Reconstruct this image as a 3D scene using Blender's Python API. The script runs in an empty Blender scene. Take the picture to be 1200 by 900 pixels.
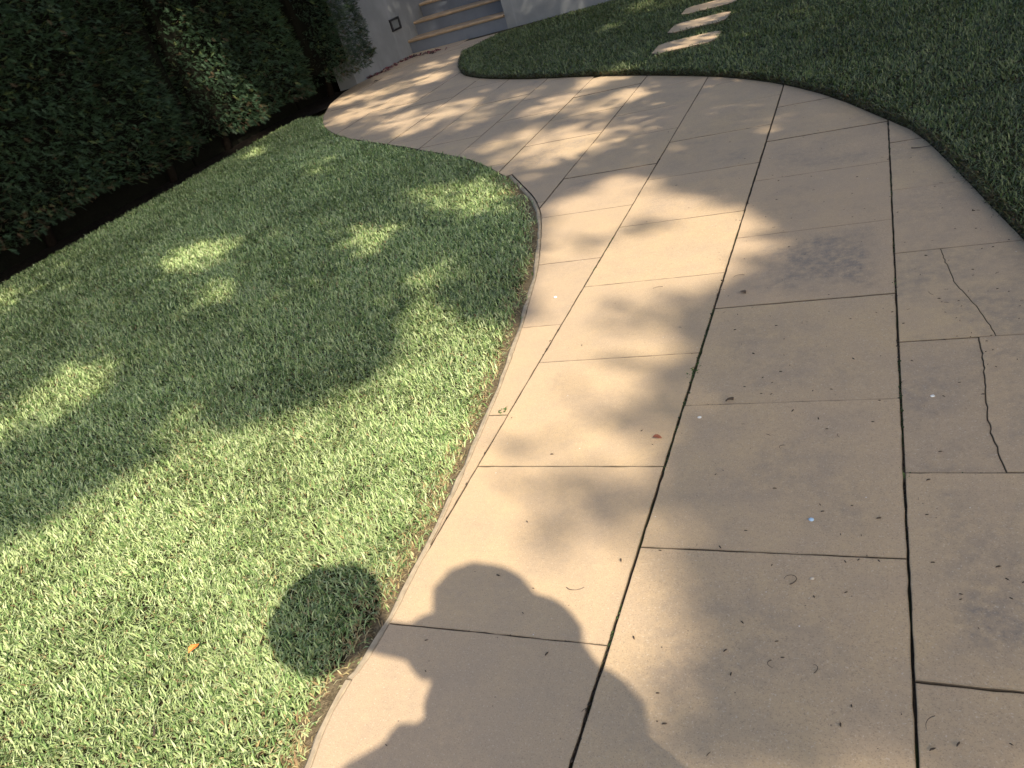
import bpy, bmesh, math, random
import numpy as np
from mathutils import Vector, Matrix

random.seed(7)
rng = np.random.default_rng(11)
scene = bpy.context.scene
C = scene.collection

# ------------------------------------------------------------------ camera
CAM_H = 1.4
FPX = 943.416                       # focal length in pixels of a 1200 px wide frame
PITCH, ROLL, YAW = (math.radians(a) for a in (28.7986, -18.3487, 29.8712))


def cam_matrix():
    cp, sp = math.cos(PITCH), math.sin(PITCH)
    f = np.array([0, cp, -sp]); r = np.array([1., 0, 0]); u = np.array([0, sp, cp])
    cr, sr = math.cos(ROLL), math.sin(ROLL)
    r2 = cr * r + sr * u; u2 = -sr * r + cr * u
    cy, sy = math.cos(YAW), math.sin(YAW)
    Z = np.array([[cy, -sy, 0], [sy, cy, 0], [0, 0, 1]])
    return Z @ np.stack([r2, u2, -f], 1)


RC = cam_matrix()
cam = bpy.data.cameras.new('camera')
cam.sensor_width = 36.0
cam.lens = FPX / 1200 * 36
cam.clip_start = 0.02
cam.clip_end = 400
cam_o = bpy.data.objects.new('camera', cam)
C.objects.link(cam_o)
M4 = Matrix([[*RC[0], 0], [*RC[1], 0], [*RC[2], CAM_H], [0, 0, 0, 1]])
cam_o.matrix_world = M4
scene.camera = cam_o

# ------------------------------------------------------------------ sky, sun, exposure
SUN_EL = math.radians(38.3)
SUN_XY = np.array([0.784, -0.621])              # horizontal direction towards the sun
SUN_XY = SUN_XY / np.linalg.norm(SUN_XY)
KX, KY = SUN_XY / math.tan(SUN_EL)              # horizontal run towards the sun per metre of height
world = bpy.data.worlds.new('World')
scene.world = world
world.use_nodes = True
wn = world.node_tree.nodes
sky = wn.new('ShaderNodeTexSky')
sky.sky_type = 'NISHITA'
sky.sun_disc = False
sky.dust_density = 2.2
sky.ozone_density = 0.7
sky.sun_elevation = SUN_EL
sky.sun_rotation = math.atan2(SUN_XY[0], SUN_XY[1])
bg = wn['Background']
bg.inputs['Strength'].default_value = 0.15
world.node_tree.links.new(sky.outputs[0], bg.inputs['Color'])

sun = bpy.data.lights.new('sun', 'SUN')
sun.energy = 4.0
sun.angle = math.radians(0.53)
sun.color = (1.0, 0.91, 0.74)
sun_o = bpy.data.objects.new('sun', sun)
C.objects.link(sun_o)
sdir = Vector((SUN_XY[0] * math.cos(SUN_EL), SUN_XY[1] * math.cos(SUN_EL), math.sin(SUN_EL)))
sun_o.rotation_euler = sdir.to_track_quat('Z', 'Y').to_euler()
sun_o.location = sdir * 30

scene.view_settings.view_transform = 'Standard'
scene.view_settings.look = 'None'
scene.view_settings.gamma = 1.0
scene.view_settings.use_curve_mapping = False
scene.view_settings.exposure = 1.12


# ------------------------------------------------------------------ helpers
def ground(p, z=0.0):
    """points of the surveyed photo plan (measured on the photograph) as metres on the ground"""
    p = np.asarray(p, float).reshape(-1, 2)
    d = np.stack([(p[:, 0] - 600) / FPX, -(p[:, 1] - 450) / FPX, -np.ones(len(p))], 1) @ RC.T
    t = -(CAM_H - z) / d[:, 2]
    return d[:, :2] * t[:, None]


def project(w):
    v = (np.asarray(w, float) - [0, 0, CAM_H]) @ RC
    dz = np.where(v[:, 2] < -0.05, -v[:, 2], np.nan)
    return 600 + FPX * v[:, 0] / dz, 450 - FPX * v[:, 1] / dz


def link(name, me, mat=None, parent=None):
    o = bpy.data.objects.new(name, me)
    C.objects.link(o)
    if mat is not None:
        for m in (mat if isinstance(mat, (list, tuple)) else [mat]):
            me.materials.append(m)
    if parent is not None:
        o.parent = parent
    return o


def tag(o, label=None, cat=None, group=None, kind=None):
    if label: o['label'] = label
    if cat: o['category'] = cat
    if group: o['group'] = group
    if kind: o['kind'] = kind
    return o


def empty(name, loc=(0, 0, 0)):
    o = bpy.data.objects.new(name, None)
    o.empty_display_size = 0.1
    C.objects.link(o)
    o.location = loc
    return o


def bm_mesh(bm, name, smooth=False):
    me = bpy.data.meshes.new(name)
    bm.normal_update()
    bm.to_mesh(me); bm.free()
    if smooth:
        me.polygons.foreach_set('use_smooth', [True] * len(me.polygons))
    return me


def np_mesh(name, verts, tris, cols=None, smooth=False):
    """verts (n,3), tris (m,3), cols per vertex (n,3)"""
    me = bpy.data.meshes.new(name)
    n, m = len(verts), len(tris)
    me.vertices.add(n); me.vertices.foreach_set('co', np.ascontiguousarray(verts, np.float32).ravel())
    me.loops.add(m * 3); me.loops.foreach_set('vertex_index', np.ascontiguousarray(tris, np.int32).ravel())
    me.polygons.add(m)
    me.polygons.foreach_set('loop_start', np.arange(0, m * 3, 3, dtype=np.int32))
    me.polygons.foreach_set('loop_total', np.full(m, 3, np.int32))
    if smooth:
        me.polygons.foreach_set('use_smooth', np.ones(m, bool))
    if cols is not None:
        a = me.color_attributes.new('tint', 'FLOAT_COLOR', 'POINT')
        c4 = np.ones((n, 4), np.float32); c4[:, :3] = cols
        a.data.foreach_set('color', c4.ravel())
    me.update(calc_edges=True)
    return me


def add_box(bm, x0, x1, y0, y1, z0, z1, bevel=0.0):
    r = bmesh.ops.create_cube(bm, size=1.0)
    vs = r['verts']
    for v in vs:
        v.co.x = x0 if v.co.x < 0 else x1
        v.co.y = y0 if v.co.y < 0 else y1
        v.co.z = z0 if v.co.z < 0 else z1
    if bevel:
        es = list({e for v in vs for e in v.link_edges})
        bmesh.ops.bevel(bm, geom=es, offset=bevel, segments=2, affect='EDGES', profile=0.6)


def tube(bm, pts, radii, seg=8, cap=True):
    rings = []
    pts = [Vector(p) for p in pts]
    prev = None
    for i, p in enumerate(pts):
        t = (pts[min(i + 1, len(pts) - 1)] - pts[max(i - 1, 0)]).normalized()
        a = t.orthogonal().normalized() if prev is None else (prev - t * prev.dot(t)).normalized()
        prev = a
        b = t.cross(a)
        rings.append([bm.verts.new(p + (a * math.cos(k * 2 * math.pi / seg) + b * math.sin(k * 2 * math.pi / seg)) * radii[i]) for k in range(seg)])
    for r0, r1 in zip(rings, rings[1:]):
        for k in range(seg):
            bm.faces.new((r0[k], r0[(k + 1) % seg], r1[(k + 1) % seg], r1[k]))
    if cap:
        bm.faces.new(rings[0][::-1]); bm.faces.new(rings[-1])


def in_poly(px, py, poly):
    poly = np.asarray(poly, float)
    res = np.zeros(np.shape(px), bool)
    j = len(poly) - 1
    for i in range(len(poly)):
        xi, yi = poly[i]; xj, yj = poly[j]
        if yi != yj:
            c = ((yi > py) != (yj > py)) & (px < (xj - xi) * (py - yi) / (yj - yi) + xi)
            res ^= c
        j = i
    return res


def dist_poly(px, py, poly, closed=True):
    poly = np.asarray(poly, float)
    d = np.full(np.shape(px), 1e9)
    n = len(poly)
    for i in range(n if closed else n - 1):
        a = poly[i]; b = poly[(i + 1) % n]
        ab = b - a; L2 = (ab ** 2).sum() + 1e-12
        t = np.clip(((px - a[0]) * ab[0] + (py - a[1]) * ab[1]) / L2, 0, 1)
        d = np.minimum(d, np.hypot(px - a[0] - t * ab[0], py - a[1] - t * ab[1]))
    return d


class Noise:
    """smooth value noise on a grid, for planting patterns"""
    def __init__(s, seed, n=256):
        s.n = n; s.g = np.random.default_rng(seed).random((n, n))

    def __call__(s, x, y, f=1.0):
        x = np.asarray(x) * f + 1000.37; y = np.asarray(y) * f + 1000.71
        i = np.floor(x).astype(int); j = np.floor(y).astype(int)
        u = x - i; v = y - j
        u = u * u * (3 - 2 * u); v = v * v * (3 - 2 * v)
        g = s.g; n = s.n
        a = g[i % n, j % n]; b = g[(i + 1) % n, j % n]; c = g[i % n, (j + 1) % n]; d = g[(i + 1) % n, (j + 1) % n]
        return (a * (1 - u) + b * u) * (1 - v) + (c * (1 - u) + d * u) * v


N1, N2, N3 = Noise(1), Noise(2), Noise(3)


# ------------------------------------------------------------------ materials
class NT:
    def __init__(s, name):
        s.m = bpy.data.materials.new(name); s.m.use_nodes = True
        s.t = s.m.node_tree; s.b = s.t.nodes['Principled BSDF']

    def n(s, kind, **kw):
        nd = s.t.nodes.new(kind)
        for k, v in kw.items():
            if k.startswith('i_'):
                nd.inputs[int(k[2:]) if k[2:].isdigit() else k[2:].replace('_', ' ')].default_value = v
            else:
                setattr(nd, k, v)
        return nd

    def l(s, a, b):
        s.t.links.new(a, b)

    def noise(s, vec, scale, detail=4, rough=0.55, dist=0.0):
        nd = s.n('ShaderNodeTexNoise')
        nd.inputs['Scale'].default_value = scale; nd.inputs['Detail'].default_value = detail
        nd.inputs['Roughness'].default_value = rough; nd.inputs['Distortion'].default_value = dist
        s.l(vec, nd.inputs['Vector'])
        return nd.outputs['Fac']

    def ramp(s, fac, a, b, lo=0.0, hi=1.0):
        nd = s.n('ShaderNodeMapRange', interpolation_type='SMOOTHSTEP')
        nd.inputs[1].default_value = a; nd.inputs[2].default_value = b
        nd.inputs[3].default_value = lo; nd.inputs[4].default_value = hi
        s.l(fac, nd.inputs[0])
        return nd.outputs[0]

    def mix(s, fac, a, b, blend='MIX'):
        nd = s.n('ShaderNodeMix', data_type='RGBA', blend_type=blend)
        for sock, v in ((nd.inputs[0], fac), (nd.inputs[6], a), (nd.inputs[7], b)):
            if isinstance(v, bpy.types.NodeSocket): s.l(v, sock)
            elif isinstance(v, (int, float)): sock.default_value = v
            else: sock.default_value = (*v, 1) if len(v) == 3 else v
        return nd.outputs[2]

    def math(s, op, a, b=0.0, clamp=False):
        nd = s.n('ShaderNodeMath', operation=op, use_clamp=clamp)
        for sock, v in zip(nd.inputs, (a, b)):
            if isinstance(v, bpy.types.NodeSocket): s.l(v, sock)
            else: sock.default_value = v
        return nd.outputs[0]

    def pos(s):
        return s.n('ShaderNodeNewGeometry').outputs['Position']

    def bump(s, h, strength, dist=0.002):
        nd = s.n('ShaderNodeBump')
        nd.inputs['Strength'].default_value = strength; nd.inputs['Distance'].default_value = dist
        s.l(h, nd.inputs['Height']); s.l(nd.outputs[0], s.b.inputs['Normal'])

    def set(s, col=None, rough=None, spec=None):
        if col is not None:
            if isinstance(col, bpy.types.NodeSocket): s.l(col, s.b.inputs['Base Color'])
            else: s.b.inputs['Base Color'].default_value = (*col, 1)
        if rough is not None: s.b.inputs['Roughness'].default_value = rough
        if spec is not None: s.b.inputs['Specular IOR Level'].default_value = spec
        return s.m


def plain(name, col, rough=0.6, spec=0.3, var=0.0, scale=40, bump=0.0):
    k = NT(name)
    if var or bump:
        p = k.pos(); f = k.noise(p, scale, 4)
        c = k.mix(f, [x * (1 - var) for x in col], [min(1, x * (1 + var)) for x in col])
        k.set(c, rough, spec)
        if bump: k.bump(f, bump, 0.003)
    else:
        k.set(col, rough, spec)
    return k.m


def mat_paver():
    k = NT('tan_concrete_paver'); p = k.pos()
    info = k.n('ShaderNodeObjectInfo').outputs['Random']
    att = k.n('ShaderNodeAttribute', attribute_name='tint', attribute_type='GEOMETRY')
    sep = k.n('ShaderNodeSeparateColor'); k.l(att.outputs['Color'], sep.inputs[0])
    core, dirt, grime = sep.outputs[0], sep.outputs[1], sep.outputs[2]
    base = k.mix(info, PAVER_A, PAVER_B)
    info2 = k.math('FRACT', k.math('MULTIPLY', info, 7.31))
    base = k.mix(k.math('MULTIPLY', info2, 0.5), base, (0.565, 0.395, 0.245))
    broad = k.ramp(k.noise(p, 0.9, 3), 0.35, 0.65)
    base = k.mix(k.math('MULTIPLY', broad, 0.35), base, (0.48, 0.355, 0.245))
    mott = k.ramp(k.noise(p, 7.0, 5, 0.6), 0.35, 0.7)
    base = k.mix(k.math('MULTIPLY', mott, 0.42), base, (0.43, 0.32, 0.225))
    fine_ = k.ramp(k.noise(p, 60.0, 4, 0.7), 0.3, 0.75)
    base = k.mix(k.math('MULTIPLY', fine_, 0.30), base, (0.36, 0.275, 0.19))
    # grey weathering inside each slab, edges stay cleaner
    st = k.ramp(k.noise(p, 2.3, 5, 0.6), 0.36, 0.64)
    st2 = k.ramp(k.noise(p, 24.0, 6, 0.75), 0.30, 0.70)
    s = k.math('MULTIPLY', k.math('MULTIPLY', st, st2), k.math('MULTIPLY', core, dirt), True)
    base = k.mix(k.math('MULTIPLY', s, 0.78, True), base, (0.225, 0.19, 0.16))
    # sand grain: dark pits and pale aggregate
    g = k.noise(p, 330.0, 2, 0.6)
    base = k.mix(k.ramp(g, 0.52, 0.74, 0, 0.55), base, (0.18, 0.13, 0.09))
    g2 = k.noise(p, 210.0, 2, 0.6)
    base = k.mix(k.ramp(g2, 0.58, 0.76, 0, 0.5), base, (0.70, 0.60, 0.47))
    v = k.n('ShaderNodeTexVoronoi'); v.inputs['Scale'].default_value = 34; k.l(p, v.inputs['Vector'])
    fleck = k.ramp(v.outputs['Distance'], 0.045, 0.075, 1, 0)
    vc = k.n('ShaderNodeSeparateColor'); k.l(v.outputs['Color'], vc.inputs[0])
    pick = k.ramp(vc.outputs[0], 0.82, 0.84)
    base = k.mix(k.math('MULTIPLY', k.math('MULTIPLY', fleck, pick), 0.75), base, (0.12, 0.085, 0.06))
    pick2 = k.ramp(vc.outputs[1], 0.93, 0.94)
    base = k.mix(k.math('MULTIPLY', k.math('MULTIPLY', fleck, pick2), 0.7), base, (0.85, 0.82, 0.75))
    base = k.mix(k.math('MULTIPLY', grime, 0.85), base, (0.035, 0.028, 0.02))
    k.set(base, 0.82, 0.25)
    h = k.math('ADD', k.math('MULTIPLY', g, 0.5), k.noise(p, 60, 4))
    k.bump(h, 0.22, 0.0025)
    return k.m


PAVER_A = (0.58, 0.413, 0.232)
PAVER_B = (0.49, 0.352, 0.215)


def mat_joint():
    k = NT('mossy_joint_grit'); p = k.pos()
    moss = k.ramp(k.noise(p, 5.0, 4, 0.6), 0.48, 0.6)
    c = k.mix(k.noise(p, 120, 3), (0.022, 0.018, 0.014), (0.085, 0.065, 0.045))
    c = k.mix(k.math('MULTIPLY', moss, 0.8), c, (0.035, 0.05, 0.016))
    k.set(c, 0.95, 0.1)
    k.bump(k.noise(p, 200, 3), 0.8, 0.004)
    return k.m


def mat_soil(name, a, b, scale=60):
    k = NT(name); p = k.pos()
    c = k.mix(k.ramp(k.noise(p, scale, 5, 0.7), 0.3, 0.7), a, b)
    k.set(c, 0.95, 0.1)
    k.bump(k.noise(p, scale * 1.3, 5, 0.7), 0.9, 0.012)
    return k.m


def mat_leafy(name, rough=0.45, spec=0.35, trans=0.25, tmul=(1.2, 1.3, 0.6)):
    """tint comes from each blade's own colour, with a little light passing through"""
    k = NT(name)
    att = k.n('ShaderNodeAttribute', attribute_name='tint', attribute_type='GEOMETRY')
    k.set(att.outputs['Color'], rough, spec)
    tr = k.n('ShaderNodeBsdfTranslucent')
    k.l(k.mix(1.0, att.outputs['Color'], tmul, 'MULTIPLY'), tr.inputs['Color'])
    mx = k.n('ShaderNodeMixShader'); mx.inputs[0].default_value = trans
    out = k.t.nodes['Material Output']
    k.l(k.b.outputs[0], mx.inputs[1]); k.l(tr.outputs[0], mx.inputs[2]); k.l(mx.outputs[0], out.inputs[0])
    return k.m


def mat_wall(name, a, b):
    k = NT(name); p = k.pos()
    c = k.mix(k.ramp(k.noise(p, 2.2, 4, 0.6), 0.35, 0.7), a, b)
    # faint run-off streaks, long in z
    mp = k.n('ShaderNodeMapping'); mp.inputs['Scale'].default_value = (7, 7, 0.5); k.l(p, mp.inputs[0])
    stk = k.ramp(k.noise(mp.outputs[0], 1.0, 3), 0.58, 0.75)
    c = k.mix(k.math('MULTIPLY', stk, 0.35), c, [min(1, x * 1.3) for x in b])
    k.set(c, 0.9, 0.2)
    k.bump(k.noise(p, 150, 4), 0.25, 0.003)
    return k.m


M_PAVER = mat_paver()
M_JOINT = mat_joint()
M_KERB = plain('grey_kerb_concrete', (0.38, 0.30, 0.205), 0.9, 0.2, 0.5, 35, 0.5)
M_THATCH = mat_soil('dry_thatch_soil', (0.022, 0.02, 0.01), (0.06, 0.05, 0.026), 70)
M_BED = mat_soil('dark_bed_soil', (0.008, 0.006, 0.005), (0.025, 0.019, 0.014), 25)
M_EARTH = mat_soil('garden_earth', (0.05, 0.055, 0.025), (0.10, 0.10, 0.05), 8)
M_GRASS = mat_leafy('grass_blades', 0.5, 0.22, 0.2, (1.15, 1.1, 0.5))
M_HEDGE = mat_leafy('conifer_sprays', 0.5, 0.3, 0.18)
M_LEAF = mat_leafy('tree_leaves', 0.5, 0.3, 0.06)
M_BARK = plain('bark', (0.13, 0.10, 0.075), 0.9, 0.1, 0.45, 14, 0.8)
M_WALL = mat_wall('grey_render', (0.185, 0.19, 0.195), (0.235, 0.24, 0.245))
M_TREAD = plain('tan_stone_tread', (0.33, 0.235, 0.15), 0.75, 0.25, 0.3, 9, 0.2)
M_RISER = mat_wall('blue_grey_render', (0.118, 0.130, 0.155), (0.150, 0.163, 0.190))

# ------------------------------------------------------------------ plan of the place (metres)
KERB_IN = ground([(365, 897), (383, 847), (408, 800), (425, 782), (455, 734), (482, 680), (508, 630), (540, 562), (573, 486), (592, 440),
                  (612, 384), (623, 345), (630.5, 317), (634, 285), (635, 258), (632, 241), (625, 229), (612, 216), (600, 204)])
LAWN_TOP = ground([(600, 206), (568, 189), (543, 180), (503, 173), (460, 166), (437, 163), (403, 158), (385, 151), (377, 143), (378, 133)], 0.03)
PATH_W = ground([(387, 122), (402, 109)])
RLAWN = ground([(542, 63), (537, 78), (541.5, 87.5), (555, 91), (583, 93), (633, 92.5), (697, 89.5), (757, 88.5), (833, 89.5),
                (873, 92.5), (917, 98.5), (977, 113.5), (1042, 141), (1077, 156), (1120, 197.5), (1133, 212), (1200, 281)])
RLAWN_TAIL = np.array([(0.62, 2.1), (0.76, 0.6), (0.80, -1.6)])


def chaikin(p):
    q = [p[0]]
    for a_, b_ in zip(p, p[1:]):
        q += [a_ * .75 + b_ * .25, a_ * .25 + b_ * .75]
    return np.array(q + [p[-1]])


RLAWN = chaikin(RLAWN); KERB_IN = chaikin(KERB_IN); LAWN_TOP = chaikin(LAWN_TOP)
WALL_Y = 12.44
WALL_X = -6.96
PATH = np.vstack([[(-1.10, -1.6), (-1.16, 0.3)], KERB_IN, LAWN_TOP[1:], PATH_W, [(WALL_X, 10.5), (WALL_X, WALL_Y), (3.0, WALL_Y)],
                  [(3.0, 12.16), (-3.0, 12.16), (-4.4, 12.02), (-5.15, 11.75)], RLAWN, RLAWN_TAIL])

LEFT_LAWN = np.vstack([[(-6.93, -3.0), (-1.22, -3.0), (-1.22, 0.3)], KERB_IN[:-1] + [(-0.022, 0.0)], LAWN_TOP, [(-6.90, 8.9), (-6.93, 8.2)]])
RIGHT_LAWN = np.vstack([[(3.0, 12.16), (-3.0, 12.16), (-4.4, 12.02), (-5.15, 11.75)], RLAWN, RLAWN_TAIL, [(3.0, -1.6)]])
STONES = [  # stepping stones on the right lawn: centre x, y, half sizes
    (-1.60, 7.68, 0.29, 0.22), (-1.63, 8.56, 0.285, 0.235), (-1.66, 9.47, 0.29, 0.22), (-1.66, 10.38, 0.29, 0.22)]


# ------------------------------------------------------------------ ground
def sheet(name, poly, z, mat, kind='structure', parent=None, cell=None):
    bm = bmesh.new()
    f = bm.faces.new([bm.verts.new((x, y, z)) for x, y in poly])
    if f.calc_area() and f.normal.z < 0: f.normal_flip()
    bmesh.ops.triangulate(bm, faces=bm.faces[:])
    o = link(name, bm_mesh(bm, name), mat, parent)
    if kind: o['kind'] = kind
    return o


g0 = sheet('ground', [(-150, -150), (150, -150), (150, 150), (-150, 150)], -0.09, M_EARTH)
path = empty('path'); path['kind'] = 'structure'
path['label'] = 'curving garden path of large tan concrete slabs between two lawns'
sheet('joint_bed', PATH + [(0.0, 0.0)], -0.0065, M_JOINT, None, path)

# lawns: a soil sheet, raised a little on the right
left_soil = sheet('lawn_soil', LEFT_LAWN, -0.020, M_THATCH)
M_DRYSOIL = mat_soil('dry_brown_soil', (0.10, 0.075, 0.045), (0.26, 0.20, 0.12), 90)
strip = bmesh.new()
prev_ = None
kk_ = np.vstack([[(-1.16, 0.3)], KERB_IN[:-2]])
for i, p_ in enumerate(kk_):
    w_ = 0.05 + 0.05 * random.random()
    pr = (strip.verts.new((p_[0] - 0.018, p_[1] - 0.004, -0.0165)), strip.verts.new((p_[0] - 0.02 - w_, p_[1] - 0.02, -0.0185)))
    if prev_: strip.faces.new((prev_[0], pr[0], pr[1], prev_[1]))
    prev_ = pr
bmesh.ops.recalc_face_normals(strip, faces=strip.faces[:])
tag(link('soil_strip', bm_mesh(strip, 'soil_strip'), M_DRYSOIL), kind='structure')
bmr = bmesh.new()
ins = []
for i in range(len(RIGHT_LAWN)):
    a, b, c = RIGHT_LAWN[i - 1], RIGHT_LAWN[i], RIGHT_LAWN[(i + 1) % len(RIGHT_LAWN)]
    t = (c - a) / (np.linalg.norm(c - a) + 1e-9)
    ins.append((b[0] + t[1], b[1] - t[0]))
cen_sign = 1 if in_poly(np.array([RIGHT_LAWN[12][0] + 0.05 * (ins[12][0] - RIGHT_LAWN[12][0])]),
                        np.array([RIGHT_LAWN[12][1] + 0.05 * (ins[12][1] - RIGHT_LAWN[12][1])]), RIGHT_LAWN)[0] else -1
rings = []
for off, z in ((0.006, -0.08), (0.006, 0.012), (0.05, 0.03)):
    rings.append([bmr.verts.new((b[0] + cen_sign * (n[0] - b[0]) * off, b[1] + cen_sign * (n[1] - b[1]) * off, z)) for b, n in zip(RIGHT_LAWN, ins)])
for r0, r1 in zip(rings, rings[1:]):
    for k in range(len(r0)):
        bmr.faces.new((r0[k], r0[(k + 1) % len(r0)], r1[(k + 1) % len(r0)], r1[k]))
bmr.faces.new(rings[-1])
bmesh.ops.recalc_face_normals(bmr, faces=bmr.faces[:])
bmesh.ops.triangulate(bmr, faces=[f for f in bmr.faces if len(f.verts) > 4])
right_soil = tag(link('lawn_soil', bm_mesh(bmr, 'lawn_soil'), M_THATCH), kind='structure')

bed = sheet('planting_bed', [(-9.2, -3.0), (-6.93, -3.0), (-6.93, 8.2), (-6.90, 8.9), (-6.72, 9.4), (-6.90, 9.75), (-6.97, 10.56), (-9.2, 10.56)], -0.03, M_BED)


# ------------------------------------------------------------------ pavers
def clip(poly, x0, x1, y0, y1):
    out = [tuple(p) for p in poly]
    for axis, val, sgn in ((0, x0, 1), (0, x1, -1), (1, y0, 1), (1, y1, -1)):
        src, out = out, []
        for i in range(len(src)):
            a, b = src[i - 1], src[i]
            ia, ib = sgn * (a[axis] - val) >= 0, sgn * (b[axis] - val) >= 0
            if ia != ib:
                t = (val - a[axis]) / (b[axis] - a[axis])
                out.append((a[0] + t * (b[0] - a[0]), a[1] + t * (b[1] - a[1])))
            if ib: out.append(b)
        if not out: return []
    return out


def clean(poly, eps=0.004):
    out = []
    for p in poly:
        if not out or math.dist(p, out[-1]) > eps: out.append(p)
    while len(out) > 1 and math.dist(out[0], out[-1]) <= eps: out.pop()
    # drop spikes that fold back
    ch = True
    while ch and len(out) > 3:
        ch = False
        for i in range(len(out)):
            a, b, c = Vector(out[i - 1]), Vector(out[i]), Vector(out[(i + 1) % len(out)])
            if (b - a).length < 1e-6 or (c - b).length < 1e-6 or (b - a).normalized().dot((c - b).normalized()) < -0.9996:
                out.pop(i); ch = True; break
    return out


def area(poly):
    return 0.5 * sum(poly[i - 1][0] * poly[i][1] - poly[i][0] * poly[i - 1][1] for i in range(len(poly)))


def slab_mesh(poly, zt, dirt, wobble=0.0007, depth=0.05, tiltx=0, tilty=0, step=0.03, bev=0.0014, fine=True, core0=0.0):
    if area(poly) < 0: poly = poly[::-1]
    cx = sum(p[0] for p in poly) / len(poly); cy = sum(p[1] for p in poly) / len(poly)
    pts = []
    for i in range(len(poly)):
        a, b = Vector(poly[i]), Vector(poly[(i + 1) % len(poly)])
        n = max(1, int((b - a).length / step)) if fine else 1
        nr = Vector(((b - a).y, -(b - a).x)).normalized()
        for k in range(n):
            q = a.lerp(b, k / n)
            if k: q += nr * random.gauss(0, wobble)
            pts.append(q)
    n = len(pts)

    def offs(d):
        r = []
        for i in range(n):
            a, b, c = pts[i - 1], pts[i], pts[(i + 1) % n]
            e1, e2 = (b - a).normalized(), (c - b).normalized()
            n1, n2 = Vector((-e1.y, e1.x)), Vector((-e2.y, e2.x))
            m = n1 + n2
            m = m / max(0.8, m.dot(n1)) if m.length > 1e-4 else n1
            r.append(b + m * d)
        return r
    bm = bmesh.new()
    lay = bm.verts.layers.float_color.new('tint')

    def ring(ps, z, core, grime=0.0):
        o = []
        for q in ps:
            v = bm.verts.new((q.x, q.y, z + (q.x - cx) * tiltx + (q.y - cy) * tilty))
            v[lay] = (core, dirt, grime, 1); o.append(v)
        return o
    rs = [ring(pts, zt - depth, 0, 1), ring(pts, zt - bev, 0, 1), ring(offs(bev), zt, 0, 0.25), ring(offs(bev * 3), zt, core0, 0)]
    xs = [p[0] for p in poly]; ys = [p[1] for p in poly]
    A = abs(area(poly))
    if A > 0.12 and A > 0.97 * (max(xs) - min(xs)) * (max(ys) - min(ys)):
        for d_, c_ in ((0.035, 0.12), (0.11, 1.0)):
            rs.append(ring([Vector((min(max(q.x, min(xs) + d_), max(xs) - d_), min(max(q.y, min(ys) + d_), max(ys) - d_))) for q in pts], zt, c_))
    for r0, r1 in zip(rs, rs[1:]):
        for k in range(n):
            bm.faces.new((r0[k], r0[(k + 1) % n], r1[(k + 1) % n], r1[k]))
    f = bm.faces.new(rs[-1])
    bmesh.ops.remove_doubles(bm, verts=bm.verts[:], dist=1e-5)
    bmesh.ops.triangulate(bm, faces=[f for f in bm.faces if len(f.verts) > 4])
    return bm_mesh(bm, 'paver')


S = CAM_H / 1.5
XL = [v * S for v in (1.29, 0.64, -0.008, -0.656, -1.297, -1.918, -2.553, -3.190, -3.825, -4.41, -5.035, -5.68, -6.33, -6.97, -7.6)]
XG = [0.0025, 0.0025, 0.0026, 0.0036, 0.0022, 0.003, 0.003, 0.003, 0.003, 0.003, 0.003, 0.0025, 0.0025, 0.0025, 0.0025]  # half joint widths
YJ = {  # transverse joints of each course, before scaling
    0: (-1.2, -0.55, 0.12, 0.8, 1.5, 2.2, 2.9),
    1: (-0.82, -0.15, 0.51, 1.176, 1.834, 2.505, 3.176, 3.838, 4.5, 5.16),
    2: (-1.15, -0.48, 0.18, 0.85, 1.517, 2.180, 2.846, 3.512, 4.230, 4.872, 5.558, 6.22),
    3: (-0.82, -0.15, 0.52, 1.187, 1.861, 2.515, 3.167, 3.845, 4.525, 5.205, 5.861, 6.513, 7.17),
    4: (0.83, 1.49, 2.16, 2.821, 3.478, 4.151, 4.812, 5.521, 6.16, 6.815, 7.47),
    5: (3.76, 4.43, 5.126, 5.78, 6.436, 7.122, 7.78),
    6: (4.74, 5.42, 6.09, 6.78, 7.45, 8.11, 8.78),
    7: (5.08, 5.75, 6.419, 7.084, 7.71, 8.38, 9.05),
    8: (5.45, 6.10, 6.77, 7.43, 8.1, 8.76, 9.43, 10.1),
    9: (6.48, 7.15, 7.82, 8.48, 9.15, 9.8, 10.5, 11.2),
    10: (6.75, 7.4, 8.065, 8.73, 9.4, 10.1, 10.75, 11.45, 12.1, 12.75),
    11: (7.06, 7.73, 8.4, 9.07, 9.75, 10.4, 11.1, 11.8, 12.45, 13.1),
    12: (7.5, 8.2, 8.86, 9.5, 10.2, 10.85, 11.5, 12.2, 12.85, 13.4),
    13: (8.5, 9.2, 9.9, 10.6, 11.3, 12.0, 12.7, 13.4),
}
CRACKS = [ground([(1102, 291), (1108, 307), (1120, 332), (1143, 358), (1157, 377), (1167, 394)]),
          ground([(1147, 395), (1150, 410), (1153, 427), (1155, 457), (1157, 487), (1165, 517), (1173, 537), (1180, 555)])]
DIRT = {}


def paver(poly, fine, dirt):
    zt = random.gauss(0, 0.0009)
    me = slab_mesh(poly, zt, dirt, tiltx=random.gauss(0, 0.0012), tilty=random.gauss(0, 0.0012), fine=fine, core0=0.0 if len(poly) == 4 else 0.4)
    link('paver', me, M_PAVER, path)


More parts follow.
